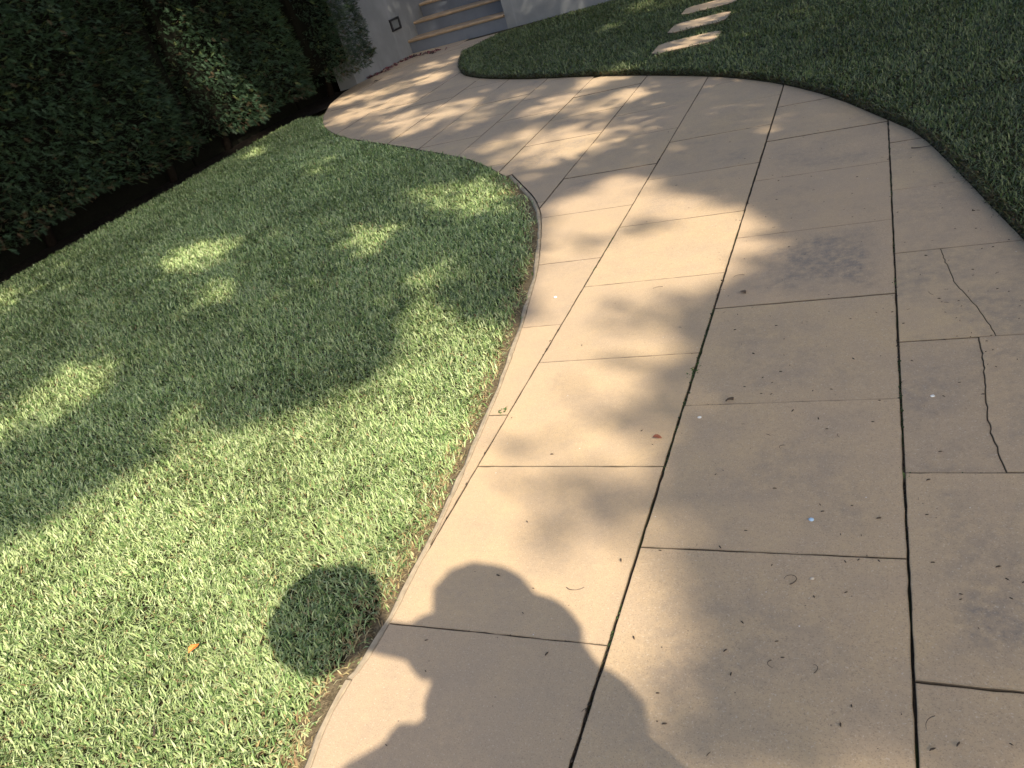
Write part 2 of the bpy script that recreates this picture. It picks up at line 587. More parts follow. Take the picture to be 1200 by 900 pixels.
for ci, ys in YJ.items():
    hi, lo = XL[ci], XL[ci + 1]
    ys = [y * S for y in ys]
    for k, (y0, y1) in enumerate(zip(ys, ys[1:])):
        gy0 = random.choice((0.0012, 0.0014, 0.0022)); gy1 = random.choice((0.0012, 0.0014, 0.0022))
        if y0 > 3.8: gy0 = gy1 = random.choice((0.0018, 0.0026, 0.0036))
        elif ci == 2: gy0 = gy1 = 0.0019
        poly = clean(clip(PATH, lo + XG[ci + 1], hi - XG[ci], y0 + gy0, y1 - gy1))
        if len(poly) < 3 or abs(area(poly)) < 0.0012: continue
        near = y0 < 4.5
        dirt = random.uniform(0.25, 0.85)
        if ci in (1, 0): dirt = 1.15
        if ci == 2 and y1 < 4.0: dirt = random.choice((0.55, 1.0))
        if ci == 2 and 2.6 < y0 < 2.7: dirt = 1.35
        if ci == 3 and y1 > 1.2 and y1 < 4.2: dirt = 0.25
        crack = None
        if ci == 1 and abs(y0 - 2.505 * S) < 0.01: crack = CRACKS[0]
        if ci == 1 and abs(y0 - 1.834 * S) < 0.01: crack = CRACKS[1]
        if crack is None:
            paver(poly, near, dirt)
        else:
            if area(poly) < 0: poly = poly[::-1]
            cr = [tuple(p) for p in crack]
            cr[0] = (cr[0][0], y1 - gy1); cr[-1] = (cr[-1][0], y0 + gy0)
            # jitter the break a little
            fineb = []
            for a, b in zip(cr, cr[1:]):
                m = max(1, int(math.dist(a, b) / 0.018))
                for q in range(m):
                    t = q / m
                    fineb.append((a[0] + (b[0] - a[0]) * t + (random.gauss(0, 0.0013) if fineb else 0), a[1] + (b[1] - a[1]) * t))
            fineb.append(cr[-1])
            w = 0.0007
            leftp = [(x - w, y) for x, y in fineb]
            rightp = [(x + w, y) for x, y in fineb]
            xl = lo + XG[ci + 1]; xr = hi - XG[ci]
            pl = [(xl, y1 - gy1), (xl, y0 + gy0)] + leftp[::-1]
            right = clip(PATH, -9, 9, y0 + gy0, y1 - gy1)
            right = [p for p in poly if p[0] > max(q[0] for q in cr)]
            right.sort(key=lambda p: p[1])
            pr = rightp + right
            for pp in (pl, pr):
                if area(pp) < 0: pp = pp[::-1]
                me = slab_mesh(pp, random.gauss(0, 0.001), 1.1, fine=False, bev=0.0012, core0=0.8)
                link('paver', me, M_PAVER, path)['label'] = 'cracked half of a tan slab'

# ------------------------------------------------------------------ kerb along the left lawn
kerb = empty('kerb'); kerb['kind'] = 'structure'
kl = np.vstack([[(-1.10, -1.6), (-1.16, 0.3)], KERB_IN])
seg = [[kl[0]]]
acc = 0
for a, b in zip(kl, kl[1:]):
    n = max(1, int(np.linalg.norm(b - a) / 0.07))
    for q in range(1, n + 1):
        p = a + (b - a) * q / n
        seg[-1].append(p); acc += np.linalg.norm(b - a) / n
        if acc > 0.62:
            seg.append([p]); acc = 0
for s in seg:
    if len(s) < 3: continue
    s = np.array(s)
    bm = bmesh.new()
    prof = [(-0.002, -0.06), (-0.003, -0.009), (-0.006, -0.005), (-0.018, -0.006), (-0.025, -0.013), (-0.027, -0.06)]
    rings = []
    for i, p in enumerate(s):
        t = s[min(i + 1, len(s) - 1)] - s[max(i - 1, 0)]; t = t / np.linalg.norm(t)
        nr = np.array((t[1], -t[0]))
        pp = p + t * (0.0015 if i == 0 else (-0.0015 if i == len(s) - 1 else 0))
        wv = random.gauss(0, 0.003)
        rings.append([bm.verts.new((*(pp + nr * (u + (wv if j > 2 else 0))), z + (random.gauss(0, 0.0008) if 0 < j < 5 else 0))) for j, (u, z) in enumerate(prof)])
    for r0, r1 in zip(rings, rings[1:]):
        for j in range(len(prof) - 1):
            bm.faces.new((r0[j], r1[j], r1[j + 1], r0[j + 1]))
    bm.faces.new(rings[0]); bm.faces.new(rings[-1][::-1])
    bmesh.ops.recalc_face_normals(bm, faces=bm.faces[:])
    link('kerb_stone', bm_mesh(bm, 'kerb_stone'), M_KERB, kerb)


# ------------------------------------------------------------------ grass
def blades(pts, z0, length, width, azim, lean, cols, droop):
    """bent blades of three triangles each"""
    n = len(pts)
    d = np.stack([np.cos(azim), np.sin(azim)], 1)
    s = np.stack([-d[:, 1], d[:, 0]], 1)
    L1 = length * 0.55; L2 = length * 0.45
    h1 = np.sin(lean) * L1; r1 = np.cos(lean) * L1
    l2 = lean - droop
    h2 = np.sin(l2) * L2; r2 = np.cos(l2) * L2
    b = np.column_stack([pts, z0])
    mid = b + np.column_stack([d * r1[:, None], h1])
    tip = mid + np.column_stack([d * r2[:, None], h2])
    sw = np.column_stack([s * (width / 2)[:, None], np.zeros(n)])
    V = np.empty((n, 5, 3))
    V[:, 0] = b - sw * 0.7; V[:, 1] = b + sw * 0.7; V[:, 2] = mid - sw; V[:, 3] = mid + sw; V[:, 4] = tip
    T = np.array([[0, 1, 3], [0, 3, 2], [2, 3, 4]])
    tr = (np.arange(n) * 5)[:, None, None] + T[None]
    cc = np.repeat(cols[:, None, :], 5, 1)
    return V.reshape(-1, 3), tr.reshape(-1, 3), cc.reshape(-1, 3)


def sample_lawn(poly, dens, box):
    """random points inside poly with a density that follows dens(x, y) (per square metre)"""
    x0, x1, y0, y1 = box
    out = []
    cell = 0.5
    for gx in np.arange(x0, x1, cell):
        for gy in np.arange(y0, y1, cell):
            k = rng.poisson(dens(gx + cell / 2, gy + cell / 2) * cell * cell)
            if k: out.append(np.column_stack([gx + rng.random(k) * cell, gy + rng.random(k) * cell]))
    p = np.vstack(out)
    return p[in_poly(p[:, 0], p[:, 1], poly)]


def in_view(x, y, margin=120):
    u, v = project(np.array([[x, y, 0.0]]))
    return (not np.isnan(u[0])) and -margin < u[0] < 1200 + margin and -margin < v[0] < 900 + margin


def lawn_density(near):
    def f(x, y):
        d = max(2.0, math.hypot(x, y))
        v = near * (2.2 / d) ** 1.0
        return v if in_view(x, y) else min(v * .3, 6000)
    return f


GREENS = np.array([[0.29, 0.365, 0.15], [0.36, 0.42, 0.20], [0.19, 0.27, 0.095], [0.38, 0.43, 0.23], [0.31, 0.375, 0.165], [0.10, 0.165, 0.05]])
DRY = np.array([[0.40, 0.32, 0.16], [0.33, 0.25, 0.12], [0.46, 0.40, 0.22], [0.24, 0.16, 0.085]])


def grow(name, poly, pts, z_of, base_len, edge_poly_dry, dry_far, dark=1.0, outward=None):
    n = len(pts)
    x, y = pts[:, 0], pts[:, 1]
    d = np.maximum(2.0, np.hypot(x, y))
    wf = (d / 2.2) ** 0.5
    length = base_len * rng.uniform(0.6, 1.35, n) * (d / 2.2) ** 0.18
    width = 0.0038 * rng.uniform(0.6, 1.4, n) * wf
    uu, vv = project(np.column_stack([x, y, 0 * x]))
    off_ = np.isnan(uu) | (uu < -130) | (uu > 1330) | (vv < -130) | (vv > 1030)
    width = np.where(off_, width * 1.75, width); length = np.where(off_, length * 1.2, length)
    flow = (N1(x, y, 2.2) + 0.6 * N2(x, y, 7.0)) * 2 * math.pi * 1.3
    azim = flow + rng.normal(0, 1.7, n)
    lean = np.radians(np.clip(rng.normal(50, 20, n), 6, 86))
    droop = np.radians(rng.uniform(10, 75, n))
    ci = rng.integers(0, len(GREENS), n)
    cols = GREENS[ci] * rng.uniform(0.85, 1.15, n)[:, None]
    tone_z = rng.random(n)[:, None]
    lush = 0.6 * N3(x, y, 1.1)[:, None] + 0.4 * N2(x + 5, y, 4.5)[:, None]
    cols = cols * (0.76 + 0.46 * lush)
    dryp = 0.045 + 0.05 * N2(x, y, 3.0)
    if edge_poly_dry is not None:
        de = dist_poly(x, y, edge_poly_dry, False)
        fade = np.clip(1 - de / (0.10 + 0.14 * N1(x, y, 5.0)), 0, 1)
        dryp = np.maximum(dryp, 0.78 * fade)
        thin = rng.random(n) > 1.5 * np.clip(1 - de / (0.045 + 0.085 * N3(x, y, 6.0)), 0, 0.62)
    else:
        thin = np.ones(n, bool)
    dm = rng.random(n) < dryp
    cols[dm] = DRY[rng.integers(0, len(DRY), dm.sum())] * rng.uniform(0.7, 1.2, dm.sum())[:, None]
    lean = np.where(dm, lean * 0.55, lean)
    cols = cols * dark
    keep = thin
    for sx, sy, hx, hy in STONES:
        ov = 0.05 * N2(x, y, 14.0)
        keep &= ~((np.abs(x - sx) < hx - ov) & (np.abs(y - sy) < hy - ov))
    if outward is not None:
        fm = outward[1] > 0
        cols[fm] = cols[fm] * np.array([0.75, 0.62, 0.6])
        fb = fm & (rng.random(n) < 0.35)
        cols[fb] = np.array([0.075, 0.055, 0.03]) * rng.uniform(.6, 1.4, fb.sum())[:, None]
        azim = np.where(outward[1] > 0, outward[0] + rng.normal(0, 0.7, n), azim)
        lean = np.where(outward[1] > 0, np.radians(rng.uniform(15, 70, n)), lean)
    V, T, cc = blades(pts[keep], z_of(x, y)[keep], length[keep], width[keep], azim[keep], lean[keep], cols[keep], droop[keep])
    me = np_mesh(name, V, T, cc)
    return link(name, me, M_GRASS)


lp = sample_lawn(LEFT_LAWN, lawn_density(29000), (-7.0, -1.1, -3.0, 9.2))
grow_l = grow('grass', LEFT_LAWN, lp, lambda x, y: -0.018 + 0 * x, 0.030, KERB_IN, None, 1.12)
tag(grow_l, 'broad bladed green lawn left of the path, sunlit in front and dappled behind', 'lawn', kind='stuff')

rp = sample_lawn(RIGHT_LAWN, lawn_density(21000), (-5.6, 3.0, -1.0, 12.2))
edge = np.vstack([[(-3.0, 12.16), (-4.4, 12.02), (-5.15, 11.75)], RLAWN, RLAWN_TAIL])
de = dist_poly(rp[:, 0], rp[:, 1], edge, False)


def rz(x, y):
    return 0.010 + 0.017 * np.clip(dist_poly(x, y, edge, False) / 0.05, 0, 1)


# extra fringe along the cut edge, hanging over it
fr = []
for a, b in zip(edge, edge[1:]):
    L = np.linalg.norm(b - a); dd = max(2.5, np.hypot(*(a + b) / 2))
    m = int(L * 1500 * (2.5 / dd) ** 0.9)
    t = rng.random(m)[:, None]
    nrm = np.array([(b - a)[1], -(b - a)[0]]) / L * cen_sign
    fr.append(np.column_stack([a + (b - a) * t + nrm * (rng.random(m)[:, None] * 0.035 + 0.004), np.full(m, math.atan2(-nrm[1], -nrm[0]))]))
fr = np.vstack(fr)
allp = np.vstack([rp, fr[:, :2]])
outw = (np.concatenate([np.zeros(len(rp)), fr[:, 2]]), np.concatenate([np.zeros(len(rp)), np.ones(len(fr))]))
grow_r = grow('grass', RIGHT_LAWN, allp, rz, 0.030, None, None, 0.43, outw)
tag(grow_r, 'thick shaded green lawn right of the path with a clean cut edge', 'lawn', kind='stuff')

# ------------------------------------------------------------------ stepping stones
for i, (sx, sy, hx, hy) in enumerate(STONES):
    c = 0.07
    poly = [(sx - hx + c, sy - hy), (sx + hx - c, sy - hy), (sx + hx, sy - hy + c), (sx + hx, sy + hy - c), (sx + hx - c, sy + hy), (sx - hx + c, sy + hy),
            (sx - hx, sy + hy - c), (sx - hx, sy - hy + c)]
    me = slab_mesh(poly, 0.047, 0.2, depth=0.1, fine=True)
    o = link('stepping_stone', me, M_PAVER)
    tag(o, ['tan stepping stone in the right lawn, closest to the path', 'tan stepping stone in the right lawn, second from the path',
            'tan stepping stone in the right lawn, third from the path', 'farthest tan stepping stone in the right lawn, cut by the top of the picture'][i],
        'stepping stone', 'stepping stones in the right lawn')

# ------------------------------------------------------------------ walls and steps
lw = empty('garden_wall', (WALL_X, 11.5, 0))
tag(lw, 'grey rendered wall on the left of the steps with a square light, hedge growing against it', 'wall')


def part(name, bm, mat, parent, smooth=False):
    o = link(name, bm_mesh(bm, name, smooth), mat)
    o.parent = parent
    o.matrix_parent_inverse = Matrix.Translation(-Vector(parent.location))
    return o


bm = bmesh.new(); add_box(bm, WALL_X - 0.32, WALL_X, 10.58, 16.5, -0.09, 2.6, 0.006)
part('wall_body', bm, M_WALL, lw)
bm = bmesh.new(); add_box(bm, WALL_X - 0.36, WALL_X + 0.04, 10.54, 16.5, 2.602, 2.68, 0.008)
part('coping', bm, M_TREAD, lw)

wl = empty('wall_light', (WALL_X, 12.19, 0.505))
tag(wl, 'small square recessed light with a dark frame on the grey wall beside the steps', 'wall light')
fy0, fy1, fz0, fz1, w = 12.03, 12.35, 0.42, 0.60, 0.028
bm = bmesh.new()
for b in ((fy0, fy1, fz0, fz0 + w), (fy0, fy1, fz1 - w, fz1), (fy0, fy0 + w * 1.6, fz0 + w, fz1 - w), (fy1 - w * 1.6, fy1, fz0 + w, fz1 - w)):
    add_box(bm, WALL_X + 0.001, WALL_X + 0.016, *b)
part('frame', bm, plain('dark_metal', (0.015, 0.015, 0.018), 0.45, 0.5), wl)
bm = bmesh.new(); add_box(bm, WALL_X + 0.001, WALL_X + 0.006, fy0 + w * 1.6, fy1 - w * 1.6, fz0 + w, fz1 - w)
part('lens', bm, plain('frosted_lens', (0.15, 0.16, 0.16), 0.35, 0.5), wl)

rw = empty('garden_wall', (-1.0, WALL_Y, 0))
tag(rw, 'blue grey rendered wall on the right of the steps, behind the narrow strip of paving', 'wall')
STX = -5.225
bm = bmesh.new(); add_box(bm, STX, 6.0, WALL_Y, WALL_Y + 0.35, -0.09, 2.4, 0.006)
part('wall_body', bm, M_WALL, rw)
bm = bmesh.new(); add_box(bm, STX, STX + 0.35, WALL_Y + 0.353, 16.5, -0.09, 2.4)
part('return_wall', bm, M_WALL, rw)
bm = bmesh.new(); add_box(bm, STX - 0.04, 6.0, WALL_Y - 0.04, WALL_Y + 0.39, 2.402, 2.48, 0.008)
part('coping', bm, M_TREAD, rw)
# dried creeper feet left on the face
bm = bmesh.new()
for qx, qz in ((-4.72, 0.33), (-4.66, 0.31), (-4.6, 0.335), (-4.55, 0.33), (-4.5, 0.345), (-4.44, 0.33), (-4.41, 0.22), (-4.37, 0.235), (-4.35, 0.21), (-4.62, 0.36), (-4.8, 0.36)):
    tube(bm, [(qx, WALL_Y - 0.002, qz), (qx + random.uniform(0.0, 0.03), WALL_Y - 0.006, qz + random.uniform(-0.02, 0.02)), (qx + 0.035, WALL_Y - 0.002, qz + random.uniform(-0.02, 0.02))], [0.004] * 3, 4)
part('creeper_stub', bm, M_BARK, rw)['kind'] = 'stuff'

steps = empty('garden_steps', (-6.1, WALL_Y, 0))
tag(steps, 'grey garden steps with rounded tan stone treads between the two walls', 'steps')
RISE, RUN = 0.213, 0.365
for k in range(6):
    y0 = WALL_Y + 0.004 + RUN * k
    bm = bmesh.new()
    add_box(bm, WALL_X + 0.002, STX - 0.002, y0, y0 + RUN + 0.02, -0.09 if k == 0 else RISE * k - 0.03, RISE * (k + 1) - 0.045)
    part('riser', bm, M_RISER, steps)
    # tread with bullnose
    bm = bmesh.new()
    zt = RISE * (k + 1); th = 0.045; yn = y0 - 0.035
    prof = [(yn + 0.0225 + 0.0225 * math.cos(a), zt - th / 2 + 0.0225 * math.sin(a)) for a in np.linspace(math.pi / 2, math.pi * 1.5, 9)]
    prof += [(y0 + RUN + 0.0, zt - th), (y0 + RUN + 0.0, zt)]
    xs = np.linspace(WALL_X + 0.004, STX - 0.004, 12)
    rings = [[bm.verts.new((xx, py, pz)) for py, pz in prof] for xx in xs]
    for r0, r1 in zip(rings, rings[1:]):
        for j in range(len(prof)):
            bm.faces.new((r0[j], r0[(j + 1) % len(prof)], r1[(j + 1) % len(prof)], r1[j]))
    bm.faces.new(rings[0][::-1]); bm.faces.new(rings[-1])
    bmesh.ops.recalc_face_normals(bm, faces=bm.faces[:])
    part('tread', bm, M_TREAD, steps)


# ------------------------------------------------------------------ hedge
def frond_template():
    """a flat feathery conifer spray: a stem with narrow leaflets, one unit long, lying in x/y with y across"""
    V = []; T = []

    def tri(a, b, c):
        k = len(V); V.extend([a, b, c]); T.append((k, k + 1, k + 2))
    tri((0, -0.03, 0), (0, 0.03, 0), (1, 0, -0.10))
    for i, t in enumerate((0.12, 0.26, 0.40, 0.54, 0.68, 0.82)):
        l = 0.50 * (1 - 0.6 * t)
        for s in (-1, 1):
            zb = -0.10 * t * t
            tri((t - 0.035, 0, zb), (t + 0.045, 0, zb), (t + l * 0.80, s * l * 0.70, zb - 0.06 * l))
    return np.array(V, float), np.array(T)


FV, FT = frond_template()


def fronds(pos, dirs, ups, size, cols):
    n = len(pos)
    x = dirs / np.linalg.norm(dirs, axis=1, keepdims=True)
    y = np.cross(ups, x); y /= np.linalg.norm(y, axis=1, keepdims=True)
    z = np.cross(x, y)
    V = pos[:, None] + size[:, None, None] * (FV[None, :, 0:1] * x[:, None] + FV[None, :, 1:2] * y[:, None] + FV[None, :, 2:3] * z[:, None])
    T = (np.arange(n) * len(FV))[:, None, None] + FT[None]
    return V.reshape(-1, 3), T.reshape(-1, 3), np.repeat(cols, len(FV), 0)


HEDGE_FACE = -6.84
M_HEDGE_SHADE = plain('hedge_shade', (0.007, 0.007, 0.005), 0.95, 0.03, 0.5, 30, 0.8)  # near-black colour stands in for shade within the hedge
M_TRUNK = plain('dark_stem', (0.012, 0.009, 0.007), 0.95, 0.05, 0.5, 30, 0.8)


def shrub(y0, y1, bulge, top, label, low, n_per=2400):
    """one clipped conifer of the hedge between y0 and y1"""
    ymid = (y0 + y1) / 2; hw = (y1 - y0) / 2

    def face(y, z):
        u = np.clip(np.abs((y - ymid) / hw), 0, 1)
        return HEDGE_FACE + bulge - (0.42 if bulge < .1 else 0.22) * u ** (5 if bulge < .1 else 9) - 0.08 * np.clip(0.55 - z, 0, 1) + 0.20 * (N1(y + 30, z, 1.6) - 0.5) + 0.12 * (N2(y, z, 4.5) - 0.5)
    root = empty('conifer_hedge', (HEDGE_FACE - 0.5, ymid, -0.03))
    tag(root, label, 'hedge', 'clipped conifers along the left bed')
    area_ = (y1 - y0) * (top - low)
    n = int(area_ * n_per)
    y = rng.uniform(y0 - 0.02, y1 + 0.02, n); z = low + (top - low) * rng.random(n)
    ok = (z < 2.1) | (rng.random(n) < 0.3)
    y, z = y[ok], z[ok]; n = len(y)
    z = np.maximum(z, low + 0.22 * (N3(y, 0 * y, 2.3) - 0.35) + 0.10 * (N2(y, 0 * y, 8.0) - 0.5) + 0 * z)
    depth = rng.exponential(0.09, n)
    x = face(y, z) - depth + 0.03
    u = (y - ymid) / hw
    dirs = np.column_stack([0.75 + 0 * y, np.sign(u) * np.abs(u) ** 4 * 0.8 + rng.normal(0, 0.55, n), rng.normal(-0.05, 0.45, n)])
    ups = np.column_stack([rng.normal(0, 0.45, n), rng.normal(0, 0.45, n), np.ones(n)])
    size = rng.uniform(0.04, 0.092, n)
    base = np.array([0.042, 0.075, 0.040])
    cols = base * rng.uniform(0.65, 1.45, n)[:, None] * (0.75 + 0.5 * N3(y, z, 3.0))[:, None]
    if bulge > .1: cols = cols * 0.72  # shade put into the tint of the farthest conifer
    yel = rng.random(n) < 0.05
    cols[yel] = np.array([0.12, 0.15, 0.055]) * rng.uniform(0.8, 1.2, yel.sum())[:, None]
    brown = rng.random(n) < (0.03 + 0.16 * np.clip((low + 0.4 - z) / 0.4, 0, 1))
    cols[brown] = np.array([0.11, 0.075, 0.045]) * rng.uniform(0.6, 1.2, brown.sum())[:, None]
    P = [np.column_stack([x, y, z])]; D = [dirs]; U = [ups]; Sz = [size]; Cc = [cols]
    # top and both ends, coarser
    m = int((y1 - y0) * 0.9 * 160)
    P.append(np.column_stack([HEDGE_FACE - rng.random(m) * 0.95, rng.uniform(y0, y1, m), top + rng.normal(-0.02, 0.04, m)]))
    D.append(np.column_stack([rng.normal(0, .6, m), rng.normal(0, .6, m), np.ones(m)])); U.append(np.column_stack([np.ones(m), rng.normal(0, .5, m), rng.normal(0, .3, m)]))
    Sz.append(rng.uniform(0.09, 0.17, m)); Cc.append(base * rng.uniform(0.65, 1.45, m)[:, None])
    for ye, s in ((y0, -1), (y1, 1)):
        m = int(0.9 * (top - low) * 330)
        xe = HEDGE_FACE + bulge - 0.40 - rng.random(m) * 0.6
        P.append(np.column_stack([xe, ye + s * (rng.normal(-0.03, 0.04, m)), low + (top - low) * rng.random(m)]))
        D.append(np.column_stack([rng.normal(0.3, .4, m), s * np.ones(m), rng.normal(0, .45, m)])); U.append(np.column_stack([rng.normal(0, .4, m), rng.normal(0, .4, m), np.ones(m)]))
        Sz.append(rng.uniform(0.08, 0.16, m)); Cc.append(base * rng.uniform(0.65, 1.45, m)[:, None])
    V, T, cc = fronds(np.vstack(P), np.vstack(D), np.vstack(U), np.concatenate(Sz), np.vstack(Cc))
    me = np_mesh('foliage', V - np.array(root.location), T, cc)
    link('foliage', me, M_HEDGE, root)['kind'] = 'stuff'
    # woody core, base and trunks coloured near black for the shade inside and below
    bm = bmesh.new()
    add_box(bm, HEDGE_FACE - 0.95, HEDGE_FACE + bulge - 0.30, y0 + (0.08 if bulge < .1 else -.05), min(y1 - 0.08, 10.53), low + 0.12, top - 0.08, 0.06)
    part('shade_core', bm, M_HEDGE_SHADE, root)
    bm = bmesh.new()
    add_box(bm, HEDGE_FACE - 1.0, HEDGE_FACE - 0.62, y0 + 0.02, y1 - 0.02 if bulge < .1 else 12.6, -0.08, low + 0.1 if bulge < .1 else 1.6)
    part('shade_base', bm, M_HEDGE_SHADE, root)
    for ty in np.arange(y0 + 0.6, y1 - 0.1, 1.7):
        bm = bmesh.new()
        tx = HEDGE_FACE - 0.52 + random.uniform(-0.08, 0.08)
        tube(bm, [(tx, ty, -0.08), (tx + 0.02, ty + 0.03, 0.25), (tx, ty + random.uniform(-0.06, 0.06), low + 0.3), (tx, ty, 1.2)], [0.055, 0.045, 0.04, 0.03], 8)
        part('trunk', bm, M_TRUNK, root, True)


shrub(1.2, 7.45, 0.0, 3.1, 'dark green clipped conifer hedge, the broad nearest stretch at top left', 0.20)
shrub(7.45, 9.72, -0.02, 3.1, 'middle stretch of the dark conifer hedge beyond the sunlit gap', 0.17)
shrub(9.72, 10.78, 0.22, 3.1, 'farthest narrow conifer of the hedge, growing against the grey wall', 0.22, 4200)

# ------------------------------------------------------------------ the trees that shade the garden
# where the sun comes through, read off the photograph's plan
LIT_MAIN = [(-260, 800), (-120, 715), (-20, 650), (30, 617), (90, 590), (140, 562), (185, 545), (235, 515), (300, 500), (350, 475), (400, 455), (440, 441), (468, 425),
            (476, 400), (482, 372), (492, 352), (515, 362), (540, 376), (575, 380), (600, 368), (617, 348), (630, 318), (634, 290), (640, 262), (650, 240),
            (690, 216), (740, 203), (758, 212), (775, 226), (812, 230), (862, 240), (893, 262), (897, 300), (872, 322), (845, 335), (800, 352), (768, 362),
            (775, 385), (800, 395), (805, 412), (797, 440), (787, 480), (779, 520), (772, 555), (762, 600),
            (768, 630), (785, 645), (803, 680), (797, 720), (785, 760), (790, 800), (772, 838), (720, 860), (640, 1100), (-260, 1100)]
LIT_SPOTS = [  # x, y, rx, ry, tilt in degrees, strength
    (295, 180, 17, 6, -15, 1), (376, 194, 15, 7, -20, .8), (318, 215, 12, 5, -20, .35), (228, 300, 46, 13, -22, 1), (396, 260, 16, 8, -20, .5),
    (432, 281, 32, 15, -18, .8), (253, 343, 26, 10, -22, 1), (150, 425, 20, 9, -25, .2), (60, 466, 74, 25, -27, 1), (115, 440, 26, 12, -30, .8), (5, 497, 30, 18, -20, 1),
    (213, 490, 24, 16, -25, .8), (6, 352, 16, 10, -30, .8), (523, 228, 34, 14, 5, .8), (570, 228, 38, 15, 5, 1), (472, 221, 22, 8, -15, .45),
    (518, 315, 34, 16, -10, .75), (500, 335, 18, 14, -40, .8), (610, 335, 14, 25, 0, .4),
    (410, 117, 30, 3.4, -16, 1), (452, 106, 34, 3.0, -18, 1), (500, 93, 22, 5, -22, 1), (515, 74, 28, 4, -17, .9), (452, 90, 14, 3, -14, .8), (418, 133, 34, 6, -22, 1),
    (463, 121, 28, 7, -18, 1), (478, 143, 36, 11, -8, 1), (528, 127, 26, 7, -18, 1), (552, 139, 26, 7, -16, .9), (440, 142, 24, 5, -14, .5),
    (600, 114, 24, 5, -18, .9), (645, 124, 30, 8, -18, 1), (706, 92, 34, 6, -13, 1), (710, 122, 38, 7, -18, 1), (596, 163, 38, 6, -20, 1),
    (650, 170, 52, 15, -25, 1), (712, 158, 34, 10, -22, .9), (607, 186, 26, 8, -20, .8), (560, 110, 14, 4, -15, .5), (690, 108, 20, 4, -15, .4),
    (714, 36, 12, 4, -18, .9), (752, 10, 22, 8, -22, .9), (790, 4, 24, 6, -18, .9), (926, 18, 18, 5, -18, .7), (670, 16, 44, 4, -16, .7), (600, 37, 30, 3, -16, .6),
    (800, 57, 42, 6, -17, .85), (822, 30, 38, 6, -18, .8), (835, 9, 34, 5, -18, .8), (640, 40, 16, 4, -16, .2),
    (207, 22, 20, 50, -28, 1), (243, 70, 27, 50, -35, 1), (285, 125, 34, 50, -35, 1), (404, 30, 5, 36, -4, .8),
    (620, 8, 16, 10, 0, .45), (668, 6, 22, 12, 0, .45), (600, 40, 20, 8, 0, .4),
    (950, 210, 30, 6, -15, .15), (905, 285, 14, 10, -15, .3)]
DARK_SPOTS = [(618, 515, 34, 10, -12, .6), (718, 357, 28, 8, -8, .75), (690, 284, 44, 7, -12, .6), (765, 440, 44, 14, -8, .75), (742, 490, 34, 22, 15, .9), (712, 588, 66, 21, 8, .95),
              (745, 560, 30, 16, 0, .7), (800, 378, 30, 11, 0, .8), (780, 690, 22, 14, 60, .35), (650, 222, 40, 9, -15, .75), (760, 265, 34, 6, -14, .5), (800, 305, 28, 8, -12, .45),
              (665, 455, 30, 8, -10, .35), (640, 555, 24, 8, -10, .4), (772, 770, 14, 26, 0, .4), (700, 405, 26, 7, -10, .3)]


def spot(u, v, s):
    x, y, rx, ry, a, st = s
    c, sn = math.cos(math.radians(a)), math.sin(math.radians(a))
    du, dv = u - x, v - y
    p = (du * c + dv * sn) / rx; q = (-du * sn + dv * c) / ry
    return st * np.clip(1.35 - (p * p + q * q), 0, 1)


def sunlit(gx, gy):
    """how much sun should come down a ray that meets the ground at gx, gy"""
    hx, hy, hz = gx.copy(), gy.copy(), np.zeros(len(gx))
    m = gx < HEDGE_FACE                       # the hedge is met first
    t = (HEDGE_FACE - gx) / KX
    yy = gy + KY * t
    m &= (yy < 11.15)
    hx = np.where(m, HEDGE_FACE, hx); hy = np.where(m, yy, hy); hz = np.where(m, t, hz)
    w = (gy > WALL_Y) & ~m                    # or the wall behind
    t2 = (WALL_Y - gy) / KY
    hx = np.where(w, gx + KX * t2, hx); hy = np.where(w, WALL_Y, hy); hz = np.where(w, t2, hz)
    u, v = project(np.column_stack([hx, hy, hz]))
    bad = np.isnan(u)
    u = np.where(bad, -9999, u); v = np.where(bad, -9999, v)
    lit = in_poly(u, v, LIT_MAIN).astype(float)
    for s in DARK_SPOTS: lit = np.minimum(lit, 1 - spot(u, v, (s[0], s[1], s[2] * 1.2, s[3] * 1.35, s[4], s[5])))
    for s in LIT_SPOTS:
        if 375 < s[0] < 745 and 60 < s[1] < 200: s = (s[0], s[1], s[2] * 1.3, s[3] * 1.55, s[4], s[5] * .95)
        if s[1] > 200 and s[0] < 640: s = (s[0], s[1], s[2] * 1.12, s[3] * 1.2, s[4], min(1, s[5] * 1.15))
        lit = np.maximum(lit, spot(u, v, s))
    off = bad | (u < -60) | (v > 960)
    lit = np.where(off & (gy < 2.2 - 0.25 * gx) & (gx < 0.55), 1.0, lit)
    return lit


def leaves(pos, size, cols):
    n = len(pos)
    V = np.empty((n, 3, 4, 3))
    a0 = rng.random(n) * 2 * math.pi
    for k in range(3):
        az = a0 + k * 2.1 + rng.normal(0, .3, n)
        el = rng.uniform(-0.9, 0.9, n)
        d = np.column_stack([np.cos(az) * np.cos(el), np.sin(az) * np.cos(el), np.sin(el)])
        r = rng.normal(0, 1, (n, 3)); s = np.cross(d, r); s /= np.linalg.norm(s, axis=1, keepdims=True)
        L = (size * rng.uniform(.8, 1.2, n))[:, None]
        V[:, k, 0] = pos; V[:, k, 1] = pos + d * L * .5 - s * L * .28; V[:, k, 2] = pos + d * L; V[:, k, 3] = pos + d * L * .5 + s * L * .28
    b = (np.arange(n * 3) * 4)[:, None, None]
    T = (b + np.array([[0, 1, 2], [0, 2, 3]])[None]).reshape(-1, 3)
    return V.reshape(-1, 3), T, np.repeat(cols, 12, 0)


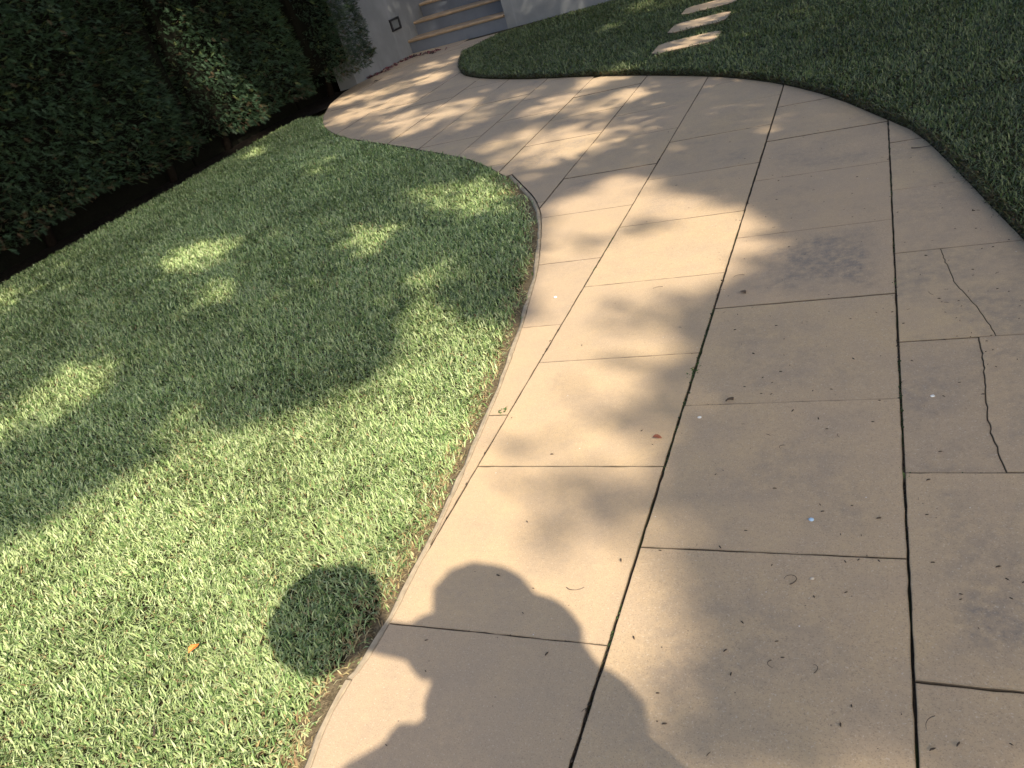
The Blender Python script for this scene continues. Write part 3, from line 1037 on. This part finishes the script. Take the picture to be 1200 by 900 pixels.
TREES = [(8.2, -4.2), (9.2, 1.6), (5.4, 6.8)]
SP = 0.047
gx, gy = np.meshgrid(np.arange(-10.5, 4.0, SP), np.arange(-1.5, 15.5, SP))
gx = gx.ravel() + rng.uniform(-.5, .5, gx.size) * SP; gy = gy.ravel() + rng.uniform(-.5, .5, gy.size) * SP
lit = sunlit(gx, gy)
for ox, oy in ((.075, 0), (-.075, 0), (0, .085), (0, -.085)):      # keep leaf tips out of the gaps
    lit = np.maximum(lit, 0.93 * sunlit(gx + ox, gy + oy))
keep = rng.random(len(gx)) > lit
# outer limit of the crowns
keep &= ~((gx > 2.5) & (gy < 0.5))
gx, gy = gx[keep], gy[keep]
hz = 8.4 + 1.3 * np.sin(gx * 0.7 + 1) * np.cos(gy * 0.6) + rng.uniform(-1.2, 1.2, len(gx))
low_ = ((gy > 4.6) & (gx > -2.0)) | (gy > 12.5) | ((gx < -2.2) & (gy > 2.4) & (gy < 4.6))
kk = ~low_ | (rng.random(len(gx)) < 0.66)
gx, gy, hz, low_ = gx[kk], gy[kk], hz[kk], low_[kk]
hz = np.where(low_, 8.2 - 4.2 * rng.random(len(gx)) ** 1.3 + 0.8 * np.sin(gx * 1.3), hz)
lx, ly = gx + KX * hz, gy + KY * hz
own = np.argmin([np.hypot(lx - a, ly - b) for a, b in TREES], 0)
for i, (tx, ty) in enumerate(TREES):
    root = empty('shade_tree', (tx, ty, -0.09))
    tag(root, ['spreading tree behind the photographer shading the near paving', 'spreading tree right of the path shading its middle',
               'spreading tree beyond the right lawn shading the steps'][i], 'tree', 'trees that shade the garden from outside the picture')
    m = own == i
    pos = np.column_stack([lx, ly, hz])[m]
    cols = np.array([0.055, 0.085, 0.03]) * rng.uniform(.7, 1.4, len(pos))[:, None]
    V, T, cc = leaves(pos, rng.uniform(0.105, 0.175, len(pos)), cols)
    link('crown', np_mesh('crown', V - np.array(root.location), T, cc), M_LEAF, root)['kind'] = 'stuff'
    bm = bmesh.new()
    tube(bm, [(tx, ty, -0.1), (tx + .05, ty, .4), (tx - .05, ty + .05, 2.2), (tx, ty, 4.0)], [.34, .25, .2, .16], 12)
    part('trunk', bm, M_BARK, root, True)
    made = 0
    for q in pos[rng.choice(len(pos), 160, replace=False)]:
        a = Vector((tx, ty, 3.4 + random.random() * .6)); b = Vector(q); mid = a.lerp(b, .45) + Vector((0, 0, .6))
        line = np.array([a.lerp(mid, t) for t in np.linspace(.2, 1, 12)] + [mid.lerp(b, t) for t in np.linspace(0, 1, 14)])
        if sunlit(line[:, 0] - KX * line[:, 2], line[:, 1] - KY * line[:, 2]).max() > 0.15: continue   # limbs carry leaves, no bare limb crosses a gap
        bm = bmesh.new()
        tube(bm, [a, a.lerp(mid, .5) + Vector((0, 0, .15)), mid, b], [.09, .07, .045, .012], 7)
        part('limb', bm, M_BARK, root, True)
        made += 1
        if made == 14: break


# ------------------------------------------------------------------ the photographer, standing behind the lens
def sunpt(px, z):
    """a point at height z whose shadow falls where the photograph shows it"""
    g = ground([px])[0]
    return (g[0] + KX * z, g[1] + KY * z, z)


def skin(name, verts, edges, radii, mat, parent, root=0, sub=2):
    me = bpy.data.meshes.new(name)
    me.from_pydata([tuple(v) for v in verts], edges, [])
    me.materials.append(mat)
    o = bpy.data.objects.new(name, me); C.objects.link(o); o.parent = parent
    o.modifiers.new('skin', 'SKIN').use_smooth_shade = True
    for i, r in enumerate(radii):
        r = r if isinstance(r, tuple) else (r, r)
        me.skin_vertices[0].data[i].radius = r
        me.skin_vertices[0].data[i].use_root = (i == root)
    sb = o.modifiers.new('subdivision', 'SUBSURF'); sb.levels = sb.render_levels = sub
    return o


M_SKIN = plain('skin', (0.55, 0.36, 0.26), 0.5, 0.4, 0.06, 30)
M_SHIRT = plain('blue_cotton', (0.10, 0.16, 0.30), 0.85, 0.2, 0.15, 90, 0.2)
M_DENIM = plain('denim', (0.06, 0.08, 0.14), 0.85, 0.2, 0.2, 120, 0.2)
M_HAIR = plain('brown_hair', (0.05, 0.03, 0.018), 0.5, 0.4, 0.3, 120)
M_SHOE = plain('canvas_shoe', (0.5, 0.48, 0.45), 0.8, 0.2)
M_STRAW = plain('woven_straw', (0.50, 0.38, 0.20), 0.85, 0.2, 0.25, 140, 0.5)

person = empty('person')
tag(person, 'person in a blue shirt holding a phone, only their shadow falls into the picture', 'person')
head = Vector(sunpt((566, 716), 1.55))
lsh = Vector((0.40, -0.03, 1.30)); rsh = Vector((0.70, -0.09, 1.225))
chest = (lsh + rsh) / 2 + Vector((0, -0.02, -0.03))
lel = Vector(sunpt((528, 868), 1.10)); lha = Vector(sunpt((410, 925), 1.06))
rel = Vector(sunpt((600, 770), 1.18)); rwr = Vector(sunpt((457, 749), 1.40)); rha = Vector(sunpt((404, 738), 1.455))
pel = Vector((0.60, -0.12, 0.93))
fw = Vector((-0.5, 0.86, 0)); sd = Vector((0.86, 0.5, 0))
V_ = [pel, (pel + chest) / 2, chest, chest + Vector((0, .02, .10)), head - Vector((0, 0.005, .10)), head + Vector((0, 0, .0)), head + Vector((0, 0, .075)),
      lsh, lel, lel.lerp(lha, .85), lha, rsh, rel, rwr, rha]
E_ = [(0, 1), (1, 2), (2, 3), (3, 4), (4, 5), (5, 6), (2, 7), (7, 8), (8, 9), (9, 10), (2, 11), (11, 12), (12, 13), (13, 14)]
R_ = [(.15, .11), (.13, .10), (.15, .11), .065, .06, (.085, .10), .065, .06, .06, .045, .045, .055, .055, .045, .04]
for s_ in (-1, 1):
    k = len(V_)
    hip = pel + sd * .09 * s_ - Vector((0, 0, .05)); knee = hip + Vector((0, 0, -.42)) + fw * .02; ank = Vector((hip.x, hip.y, .09)); toe = ank + fw * .15 - Vector((0, 0, .05))
    V_ += [hip, knee, ank, toe]; E_ += [(0, k), (k, k + 1), (k + 1, k + 2), (k + 2, k + 3)]; R_ += [.085, .055, .038, .03]


def fingers(base, aim, side, curl):
    """five separate fingers rooted in the palm: appended to the body's skeleton"""
    root = len(V_) if base not in V_ else V_.index(base)
    up = aim.cross(side).normalized()
    for j, (off, ln) in enumerate(((-.03, .068), (-.010, .078), (.010, .074), (.028, .060))):
        k = len(V_)
        a = base + aim * .035 + side * off; b = a + aim * ln * .45 + up * curl * .3; c_ = b + aim * ln * .25 + up * curl
        V_.extend([a, b, c_]); E_.extend([(root, k), (k, k + 1), (k + 1, k + 2)]); R_.extend([.010, .009, .008])
    k = len(V_)
    a = base - side * .035 + aim * .005; b = a - side * .02 + aim * .035
    V_.extend([a, b]); E_.extend([(root, k), (k, k + 1)]); R_.extend([.012, .009])


fingers(rha, (rha - rwr).normalized(), Vector((0, 0, 1)), .015)
fingers(lha, (lha - lel).normalized(), Vector((0, 0, 1)), -.025)
skin('body', V_, E_, R_, M_SKIN, person)
hd = [(0, 1), (1, 2), (2, 3), (2, 4), (4, 5), (2, 6), (6, 7)]
skin('shirt', [pel + Vector((0, 0, -.02)), (pel + chest) / 2, chest, chest + Vector((0, .02, .075)), lsh, lsh.lerp(lel, .9), rsh, rsh.lerp(rel, .9)], hd,
     [(.175, .13), (.155, .12), (.18, .13), .10, .09, .085, .085, .075], M_SHIRT, person)
for s_ in (-1, 1):
    hip = pel + sd * .09 * s_
    skin('trouser_leg', [hip, hip + Vector((0, 0, -.46)) + fw * .02, Vector((hip.x, hip.y, .12))], [(0, 1), (1, 2)], [.11, .085, .075], M_DENIM, person)
    ank = Vector((hip.x, hip.y, .05))
    skin('shoe', [ank - fw * .06, ank, ank + fw * .17 - Vector((0, 0, .01))], [(0, 1), (1, 2)], [.045, .05, .04], M_SHOE, person)
bm = bmesh.new()
bmesh.ops.create_icosphere(bm, subdivisions=3, radius=1)
fh = (fw * -1)
for v in bm.verts:
    n_ = v.co.copy()
    v.co = Vector((n_.x * .128, n_.y * .118, n_.z * .105)) * (1 + .05 * math.sin(9 * n_.x + 7 * n_.z) * math.cos(8 * n_.y))
    if n_.dot(fw) > .35 and n_.z < .45: v.co *= 0.72          # hair leaves the face free
    v.co += head + fh * .012 + Vector((0.025, 0, .035))
link('hair', bm_mesh(bm, 'hair', True), M_HAIR, person)
bm = bmesh.new()
f0 = head + fw * .088
tube(bm, [f0 + Vector((0, 0, .03)), f0 + fw * .018 + Vector((0, 0, -.005)), f0 + Vector((0, 0, -.02))], [.008, .014, .010], 8)
link('nose', bm_mesh(bm, 'nose', True), M_SKIN, person)
for s_ in (-1, 1):
    bm = bmesh.new(); bmesh.ops.create_icosphere(bm, subdivisions=2, radius=.012)
    for v in bm.verts: v.co += head + fw * .082 + sd * .033 * s_ + Vector((0, 0, .025))
    link('eye', bm_mesh(bm, 'eye', True), plain('eye_dark', (.03, .02, .015), .2, .5), person)

phone = empty('phone')
tag(phone, 'dark phone held out over the edge of the lawn', 'phone')
bm = bmesh.new(); add_box(bm, -.08, .08, -.04, .04, -.005, .005, .004)
bmesh.ops.transform(bm, matrix=Matrix.Translation(Vector(RC[:, 2]) * 0.035 + Vector(RC[:, 0]) * .03 - Vector(RC[:, 1]) * .01 + Vector((0, 0, CAM_H))) @ Matrix([[*RC[0], 0], [*RC[1], 0], [*RC[2], 0], [0, 0, 0, 1]]), verts=bm.verts[:])
link('case', bm_mesh(bm, 'case'), plain('phone_case', (.03, .03, .035), .4, .5), phone)

hat = empty('added_hat', sunpt((382, 721), 1.49))  # hat shape added to cast the round shadow on the lawn
tag(hat, 'small round straw hat added out of view to cast the round shadow', 'hat')
hat.rotation_euler = sdir.to_track_quat('Z', 'Y').to_euler()
bm = bmesh.new()
HS = 1.1
rad = [(0.0, .075), (.03, .073), (.06, .06), (.078, .035), (.084, .004), (.10, -.002), (.125, -.006), (.135, -.004), (.135, -.008), (.10, -.008), (.078, 0.0), (.072, .033), (.055, .055), (.0, .07)]
rings = []
for r_, z_ in rad:
    rings.append([bm.verts.new((HS * r_ * math.cos(a) * 1.04 * (1 + .05 * math.sin(2 * a + 1) + .03 * math.sin(5 * a) + .02 * math.sin(9 * a + 2)), HS * r_ * math.sin(a) * 0.93 * (1 + .05 * math.sin(2 * a + 1) + .03 * math.sin(5 * a) + .02 * math.sin(9 * a + 2)), z_)) for a in np.linspace(0, 2 * math.pi, 33)[:-1]])
for r0, r1 in zip(rings, rings[1:]):
    for j in range(32): bm.faces.new((r0[j], r0[(j + 1) % 32], r1[(j + 1) % 32], r1[j]))
bmesh.ops.remove_doubles(bm, verts=bm.verts[:], dist=1e-5)
bmesh.ops.recalc_face_normals(bm, faces=bm.faces[:])
link('brim_and_crown', bm_mesh(bm, 'brim_and_crown', True), M_STRAW, hat)

# ------------------------------------------------------------------ small things lying about
M_HUSK = plain('dark_husk', (0.06, 0.042, 0.03), 0.8, 0.2)
M_TWIG = plain('brown_twig', (0.075, 0.055, 0.04), 0.85, 0.2)


def husk_mesh(kind):
    bm = bmesh.new()
    if kind == 0:      # seed husk
        tube(bm, [(-.006, 0, .001), (-.003, .0004, .0022), (.002, -.0003, .0024), (.0062, 0, .001)], [.0004, .0017, .0017, .0003], 6)
    elif kind == 1:    # needle scrap
        tube(bm, [(-.009, 0, .001), (0, .0014, .0016), (.009, .0002, .001)], [.0007, .0009, .0005], 5)
    else:              # crumb
        bmesh.ops.create_icosphere(bm, subdivisions=1, radius=.0022)
        for v in bm.verts: v.co = v.co * random.uniform(.7, 1.2) + Vector((0, 0, .0016))
    return bm_mesh(bm, 'husk')


HUSKS = [husk_mesh(k) for k in (0, 0, 1, 2)]
for m_ in HUSKS: m_.materials.append(M_HUSK)
MARKED = [(985, 627), (1030, 658), (954, 700), (870, 730), (850, 763), (985, 850), (998, 828), (1126, 697), (1126, 703), (1185, 873), (1093, 879), (1123, 873),
          (618, 612), (500, 751), (641, 767), (499, 787), (771, 813), (613, 719), (584, 675), (453, 874), (728, 657), (743, 748), (779, 849), (625, 690), (1027, 367), (929, 482),
          (959, 491), (1023, 495), (1102, 530), (908, 573), (961, 592), (1088, 563), (915, 436), (1000, 421), (894, 443), (883, 415), (940, 379), (964, 600), (1030, 608), (844, 642),
          (1016, 652), (1170, 665), (647, 533), (645, 400), (682, 405), (600, 490), (1085, 300)]
pts_h = [tuple(p) for p in ground(MARKED)]
tries = 0
while len(pts_h) < 255 and tries < 20000:
    tries += 1
    q = (random.uniform(600, 1200), random.uniform(120, 890))
    w_ = 0.12 + (1.0 if (q[0] > 1045 and 200 < q[1] < 400) else 0) + (0.35 if q[0] > 840 and q[1] < 480 else 0) - (0.1 if q[0] < 760 else 0)
    if random.random() > w_ * (0.25 + 0.75 * min(1, (900 - q[1]) / 500)): continue
    g = ground([q])[0]
    if not in_poly(np.array([g[0]]), np.array([g[1]]), PATH)[0]: continue
    pts_h.append(tuple(g))
for i, (hx_, hy_) in enumerate(pts_h):
    me = HUSKS[0 if i < len(MARKED) else random.choice((0, 1, 1, 2, 3))]
    o = bpy.data.objects.new('seed_husk', me); C.objects.link(o)
    o.location = (hx_, hy_, 0.001); o.rotation_euler = (0, 0, random.gauss(.2, .9)); sc_ = random.uniform(.5, .95) * (1.12 if i < len(MARKED) else .9); o.scale = (sc_,) * 3
    zone = 0 if hx_ > XL[2] else (1 if hx_ > XL[3] else 2)
    tag(o, ('tiny dark husk or needle scrap on the cracked slabs beside the right lawn', 'tiny dark husk or needle scrap on the shaded middle course of slabs',
            'tiny dark husk or needle scrap on the slabs left of the widest joint')[zone], 'debris',
        ('scraps on the cracked slabs', 'scraps on the shaded middle slabs', 'scraps on the slabs nearer the left lawn')[zone])


def curl(name, label, px, r, a0, a1, rot, rad=.0007):
    bm = bmesh.new()
    g = ground([px])[0]
    pts_ = []
    for t in np.linspace(0, 1, 12):
        a = math.radians(a0 + (a1 - a0) * t); rr = r * (1 - .35 * t)
        pts_.append((rr * math.cos(a), rr * .8 * math.sin(a), .0015 + .003 * math.sin(t * 3)))
    tube(bm, pts_, [rad * (1.2 - .7 * t) for t in np.linspace(0, 1, 12)], 5)
    o = link(name, bm_mesh(bm, name, True), M_TWIG)
    o.location = (*g, 0.001); o.rotation_euler = (0, 0, math.radians(rot))
    tag(o, label, 'twig')


curl('twig', 'curled brown twig like a hook on the large front slab in the shade', (925, 680), .018, -100, 150, 20, .0009)
curl('twig', 'thin arc of dry stem on the sunlit slab beside the person shadow', (678, 686), .03, 200, 330, 5)
curl('twig', 'left one of two short curved stems on the front slab', (908, 780), .016, 110, 250, 10)
curl('twig', 'right one of two short curved stems on the front slab', (949, 783), .018, -60, 60, 0)
curl('twig', 'curved stem beside the long joint above the wide shaded slabs', (864, 327), .036, 20, 110, 30)
curl('twig', 'curved stem near the crack of the upper broken slab', (1103, 344), .04, 150, 210, 0)
curl('twig', 'small bent stem in the middle of the slab above the blue chip', (920, 526), .018, 100, 220, 0)
curl('twig', 'thin stem on the rightmost front slab below its joint', (1098, 856), .03, 40, 120, 60)
curl('twig', 'long thin straw on the sunlit slab by the lawn bend', (764, 344), .07, 60, 95, 0)
curl('twig', 'bundle of dry stem lying in the joint of the shaded middle slab', (856, 473), .03, 70, 130, 10, .004)
curl('twig', 'short stick lying in the sunlit lawn grass near the bottom', (168, 858), .05, 60, 100, -60, .0025)
curl('twig', 'small dry sprig on the slab next to the right lawn edge', (1084, 170), .06, 200, 300, 0, .002)


def fallen_leaf(name, label, px, L, W, rot, col, z=0.003):
    bm = bmesh.new()
    outl = [(0, 0), (.25, .38), (.55, .5), (.82, .3), (1, 0), (.82, -.3), (.55, -.5), (.25, -.38)]
    mid_ = [(t, 0) for t in (.25, .55, .82)]
    vo = [bm.verts.new((x * L, y * W, .004 * abs(y) * 2 + .003 * math.sin(x * 5))) for x, y in outl]
    vm = [bm.verts.new((x * L, 0, .001)) for x, y in mid_]
    for q in ((0, 7, 0, None),):
        pass
    F = bm.faces.new
    F((vo[0], vm[0], vo[1])); F((vo[1], vm[0], vm[1], vo[2])); F((vo[2], vm[1], vm[2], vo[3])); F((vo[3], vm[2], vo[4]))
    F((vo[0], vo[7], vm[0])); F((vo[7], vo[6], vm[1], vm[0])); F((vo[6], vo[5], vm[2], vm[1])); F((vo[5], vo[4], vm[2]))
    bmesh.ops.recalc_face_normals(bm, faces=bm.faces[:])
    bmesh.ops.solidify(bm, geom=bm.faces[:], thickness=.0008)
    o = link(name, bm_mesh(bm, name), plain(name + '_colour', col, .6, .3, .25, 150))
    g = ground([px])[0]
    o.location = (*g, z); o.rotation_euler = (.12, -.1, math.radians(rot))
    tag(o, label, 'leaf')


fallen_leaf('fallen_leaf', 'reddish brown dry leaf on the half sunlit slab beside the long mossy joint', (765, 513), .030, .014, -10, (0.22, 0.075, 0.04))
fallen_leaf('fallen_leaf', 'dull brown leaf on the shaded slab beside the long joint', (874, 345), .035, .02, 130, (0.13, 0.085, 0.05))
fallen_leaf('fallen_leaf', 'bright orange leaf lying on the sunlit lawn left of the round shadow', (226, 773), .034, .020, 70, (0.62, 0.20, 0.04), .026)
fallen_leaf('fallen_leaf', 'tiny brown leaf at the lit end of the slabs near the grey wall', (438, 96), .07, .05, 20, (0.05, 0.035, 0.025))


def chip(name, label, px, r, col, rough=.5):
    bm = bmesh.new(); bmesh.ops.create_icosphere(bm, subdivisions=2, radius=r)
    for v in bm.verts:
        v.co = Vector((v.co.x * 1.2, v.co.y, v.co.z * .55)) * random.uniform(.85, 1.15) + Vector((0, 0, r * .45))
    o = link(name, bm_mesh(bm, name), plain(name + '_colour', col, rough, .4, .1, 300))
    o.location = (*ground([px])[0], 0.001)
    tag(o, label, 'pebble')


chip('pebble', 'pale blue chip on the shaded slab, the brightest speck there', (951, 610), .0055, (0.45, 0.60, 0.75))
chip('pebble', 'small tan pebble on the front slab below the hooked twig', (952, 679), .004, (0.60, 0.50, 0.38))
chip('pebble', 'white fleck on the sunlit slab beside the kerb bend', (651, 349), .006, (0.85, 0.85, 0.82))
chip('pebble', 'white fleck on the shaded slab by the joint with the twig bundle', (820, 490), .005, (0.75, 0.72, 0.66))
chip('pebble', 'white fleck on the lower cracked slab', (1093, 465), .005, (0.72, 0.70, 0.66))


def weed(label, px, n, r, tall):
    g = ground([px])[0]
    V, T, cc = blades(np.column_stack([rng.normal(0, r * .35, n), rng.normal(0, r, n)]), np.full(n, -.004), rng.uniform(.5, 1.1, n) * tall, np.full(n, .006),
                      rng.random(n) * 6.28, np.radians(rng.uniform(15, 60, n)), np.array([0.085, 0.13, 0.04]) * rng.uniform(.7, 1.3, n)[:, None], np.radians(rng.uniform(10, 50, n)))
    o = link('weed', np_mesh('weed', V, T, cc), M_GRASS)
    o.location = (*g, 0)
    tag(o, label, 'weed')


weed('small green weed growing in the long joint beside the middle slabs', (812, 436), 30, .026, .015)
weed('tuft of green moss in the joint at the lower right slab corner', (1060, 556), 30, .012, .010)
weed('small green sprig where a cross joint meets the left long joint', (590, 482), 22, .016, .016)
weed('mossy green tuft in the right long joint near the dirty slab', (1048, 335), 30, .030, .010)
weed('small plant in the shade of the hedge foot by the wall', (397, 97), 40, .05, .09)

# fallen petals and leaf scraps along the foot of the steps
pp = ground([(430, 93), (452, 83), (470, 73), (482, 67), (500, 63), (516, 60)])
npet = 150
t = rng.random(npet) * (len(pp) - 1); i0 = np.minimum(t.astype(int), len(pp) - 2)
pos = pp[i0] + (pp[i0 + 1] - pp[i0]) * (t - i0)[:, None] + rng.normal(0, .05, (npet, 2))
pos[:, 0] = np.maximum(pos[:, 0], WALL_X + .03); pos[:, 1] = np.minimum(pos[:, 1], WALL_Y - .04)
colp = np.where((rng.random(npet) < .55)[:, None], np.array([[0.15, 0.035, 0.05]]), np.array([[0.07, 0.045, 0.035]])) * rng.uniform(.7, 1.3, npet)[:, None]
V, T, cc = leaves(np.column_stack([pos, np.full(npet, .012)]), rng.uniform(.02, .05, npet), colp)
V[:, 2] = np.clip(V[:, 2], .002, .03)
tag(link('fallen_petals', np_mesh('fallen_petals', V, T, cc), M_LEAF), 'dark pink fallen petals and leaf scraps along the foot of the grey wall', 'petals', kind='stuff')

bag = empty('added_bag', sunpt((545, 930), 1.02))
tag(bag, 'dark bag shape added out of view to fill out the body shadow', 'bag')
bm = bmesh.new(); add_box(bm, -.13, .20, -.05, .05, -.17, .12, .04)  # box added to fill the lower left of the body shadow
link('pouch', bm_mesh(bm, 'pouch', True), M_DENIM, bag)
bm = bmesh.new()  # ellipsoids added to fill out the head and shoulder shadow
for px_, rx_, rz_ in (((552, 764), .105, .085), ((632, 738), .085, .085), ((512, 756), .075, .07), ((628, 768), .115, .085), ((648, 790), .10, .095), ((696, 828), .085, .08)):
    c_ = Vector(sunpt(px_, 1.40))
    r_ = bmesh.ops.create_icosphere(bm, subdivisions=3, radius=1)
    for v in r_['verts']:
        v.co = Vector((v.co.x * rx_, v.co.y * .085, v.co.z * rz_)) * (1 + .06 * math.sin(11 * v.co.x + 5 * v.co.z)) + c_
link('shadow_filler', bm_mesh(bm, 'shadow_filler', True), M_SHIRT, person)

# crumbs of soil and moss filling the wider joints unevenly
ico = bmesh.new(); bmesh.ops.create_icosphere(ico, subdivisions=1, radius=1)
IV = np.array([v.co[:] for v in ico.verts]); IT = np.array([[v.index for v in f.verts] for f in ico.faces]); ico.free()
cp = []
for xi, hwid, n_, y0_, y1_ in ((XL[3], .0036, 900, .5, 3.4), (XL[2], .0028, 700, .5, 4.4), (XL[4], .0022, 300, 1.2, 4.0)):
    yy = rng.uniform(y0_, y1_, n_)
    dens = N1(yy, 0 * yy + xi * 9, 3.5) > 0.42
    yy = yy[dens]
    cp.append(np.column_stack([xi + rng.normal(0, hwid * .75, len(yy)), yy, rng.uniform(-.0065, -.0005, len(yy)), rng.uniform(.0012, .0038, len(yy))]))
for a_, b_, n_ in (((-0.612, 1.417), (-0.012, 1.414), 160), ((-0.612, 2.036), (-0.012, 2.03), 110), ((XL[2], 1.713), (XL[2] + .25, 1.71), 50), ((-1.19, 1.108), (-.62, 1.109), 60)):
    t_ = rng.random(n_)[:, None]
    q_ = np.array(a_) + (np.array(b_) - np.array(a_)) * t_
    cp.append(np.column_stack([q_ + rng.normal(0, .0014, (n_, 2)), rng.uniform(-.005, -.001, n_), rng.uniform(.001, .0024, n_)]))
cp = np.vstack(cp); n_ = len(cp)
V = cp[:, None, :3] + IV[None] * cp[:, None, 3:4] * rng.uniform(.7, 1.3, (n_, len(IV), 1)) * np.array([.9, 1.5, .7])
T = (np.arange(n_) * len(IV))[:, None, None] + IT[None]
mossy = N2(cp[:, 0] * 9, cp[:, 1], 2.6) > 0.55
cc = np.where(mossy[:, None], np.array([[.035, .05, .016]]), np.array([[.05, .037, .026]])) * rng.uniform(.5, 1.6, n_)[:, None]
link('joint_crumbs', np_mesh('joint_crumbs', V.reshape(-1, 3), T.reshape(-1, 3), np.repeat(cc, len(IV), 0)), M_GRASS, path)['kind'] = 'stuff'
# print('TRIS', sum(len(o.data.polygons) if o.type == 'MESH' else 0 for o in C.objects), [(o.name, len(o.data.polygons)) for o in C.objects if o.type == 'MESH' and len(o.data.polygons) > 50000])
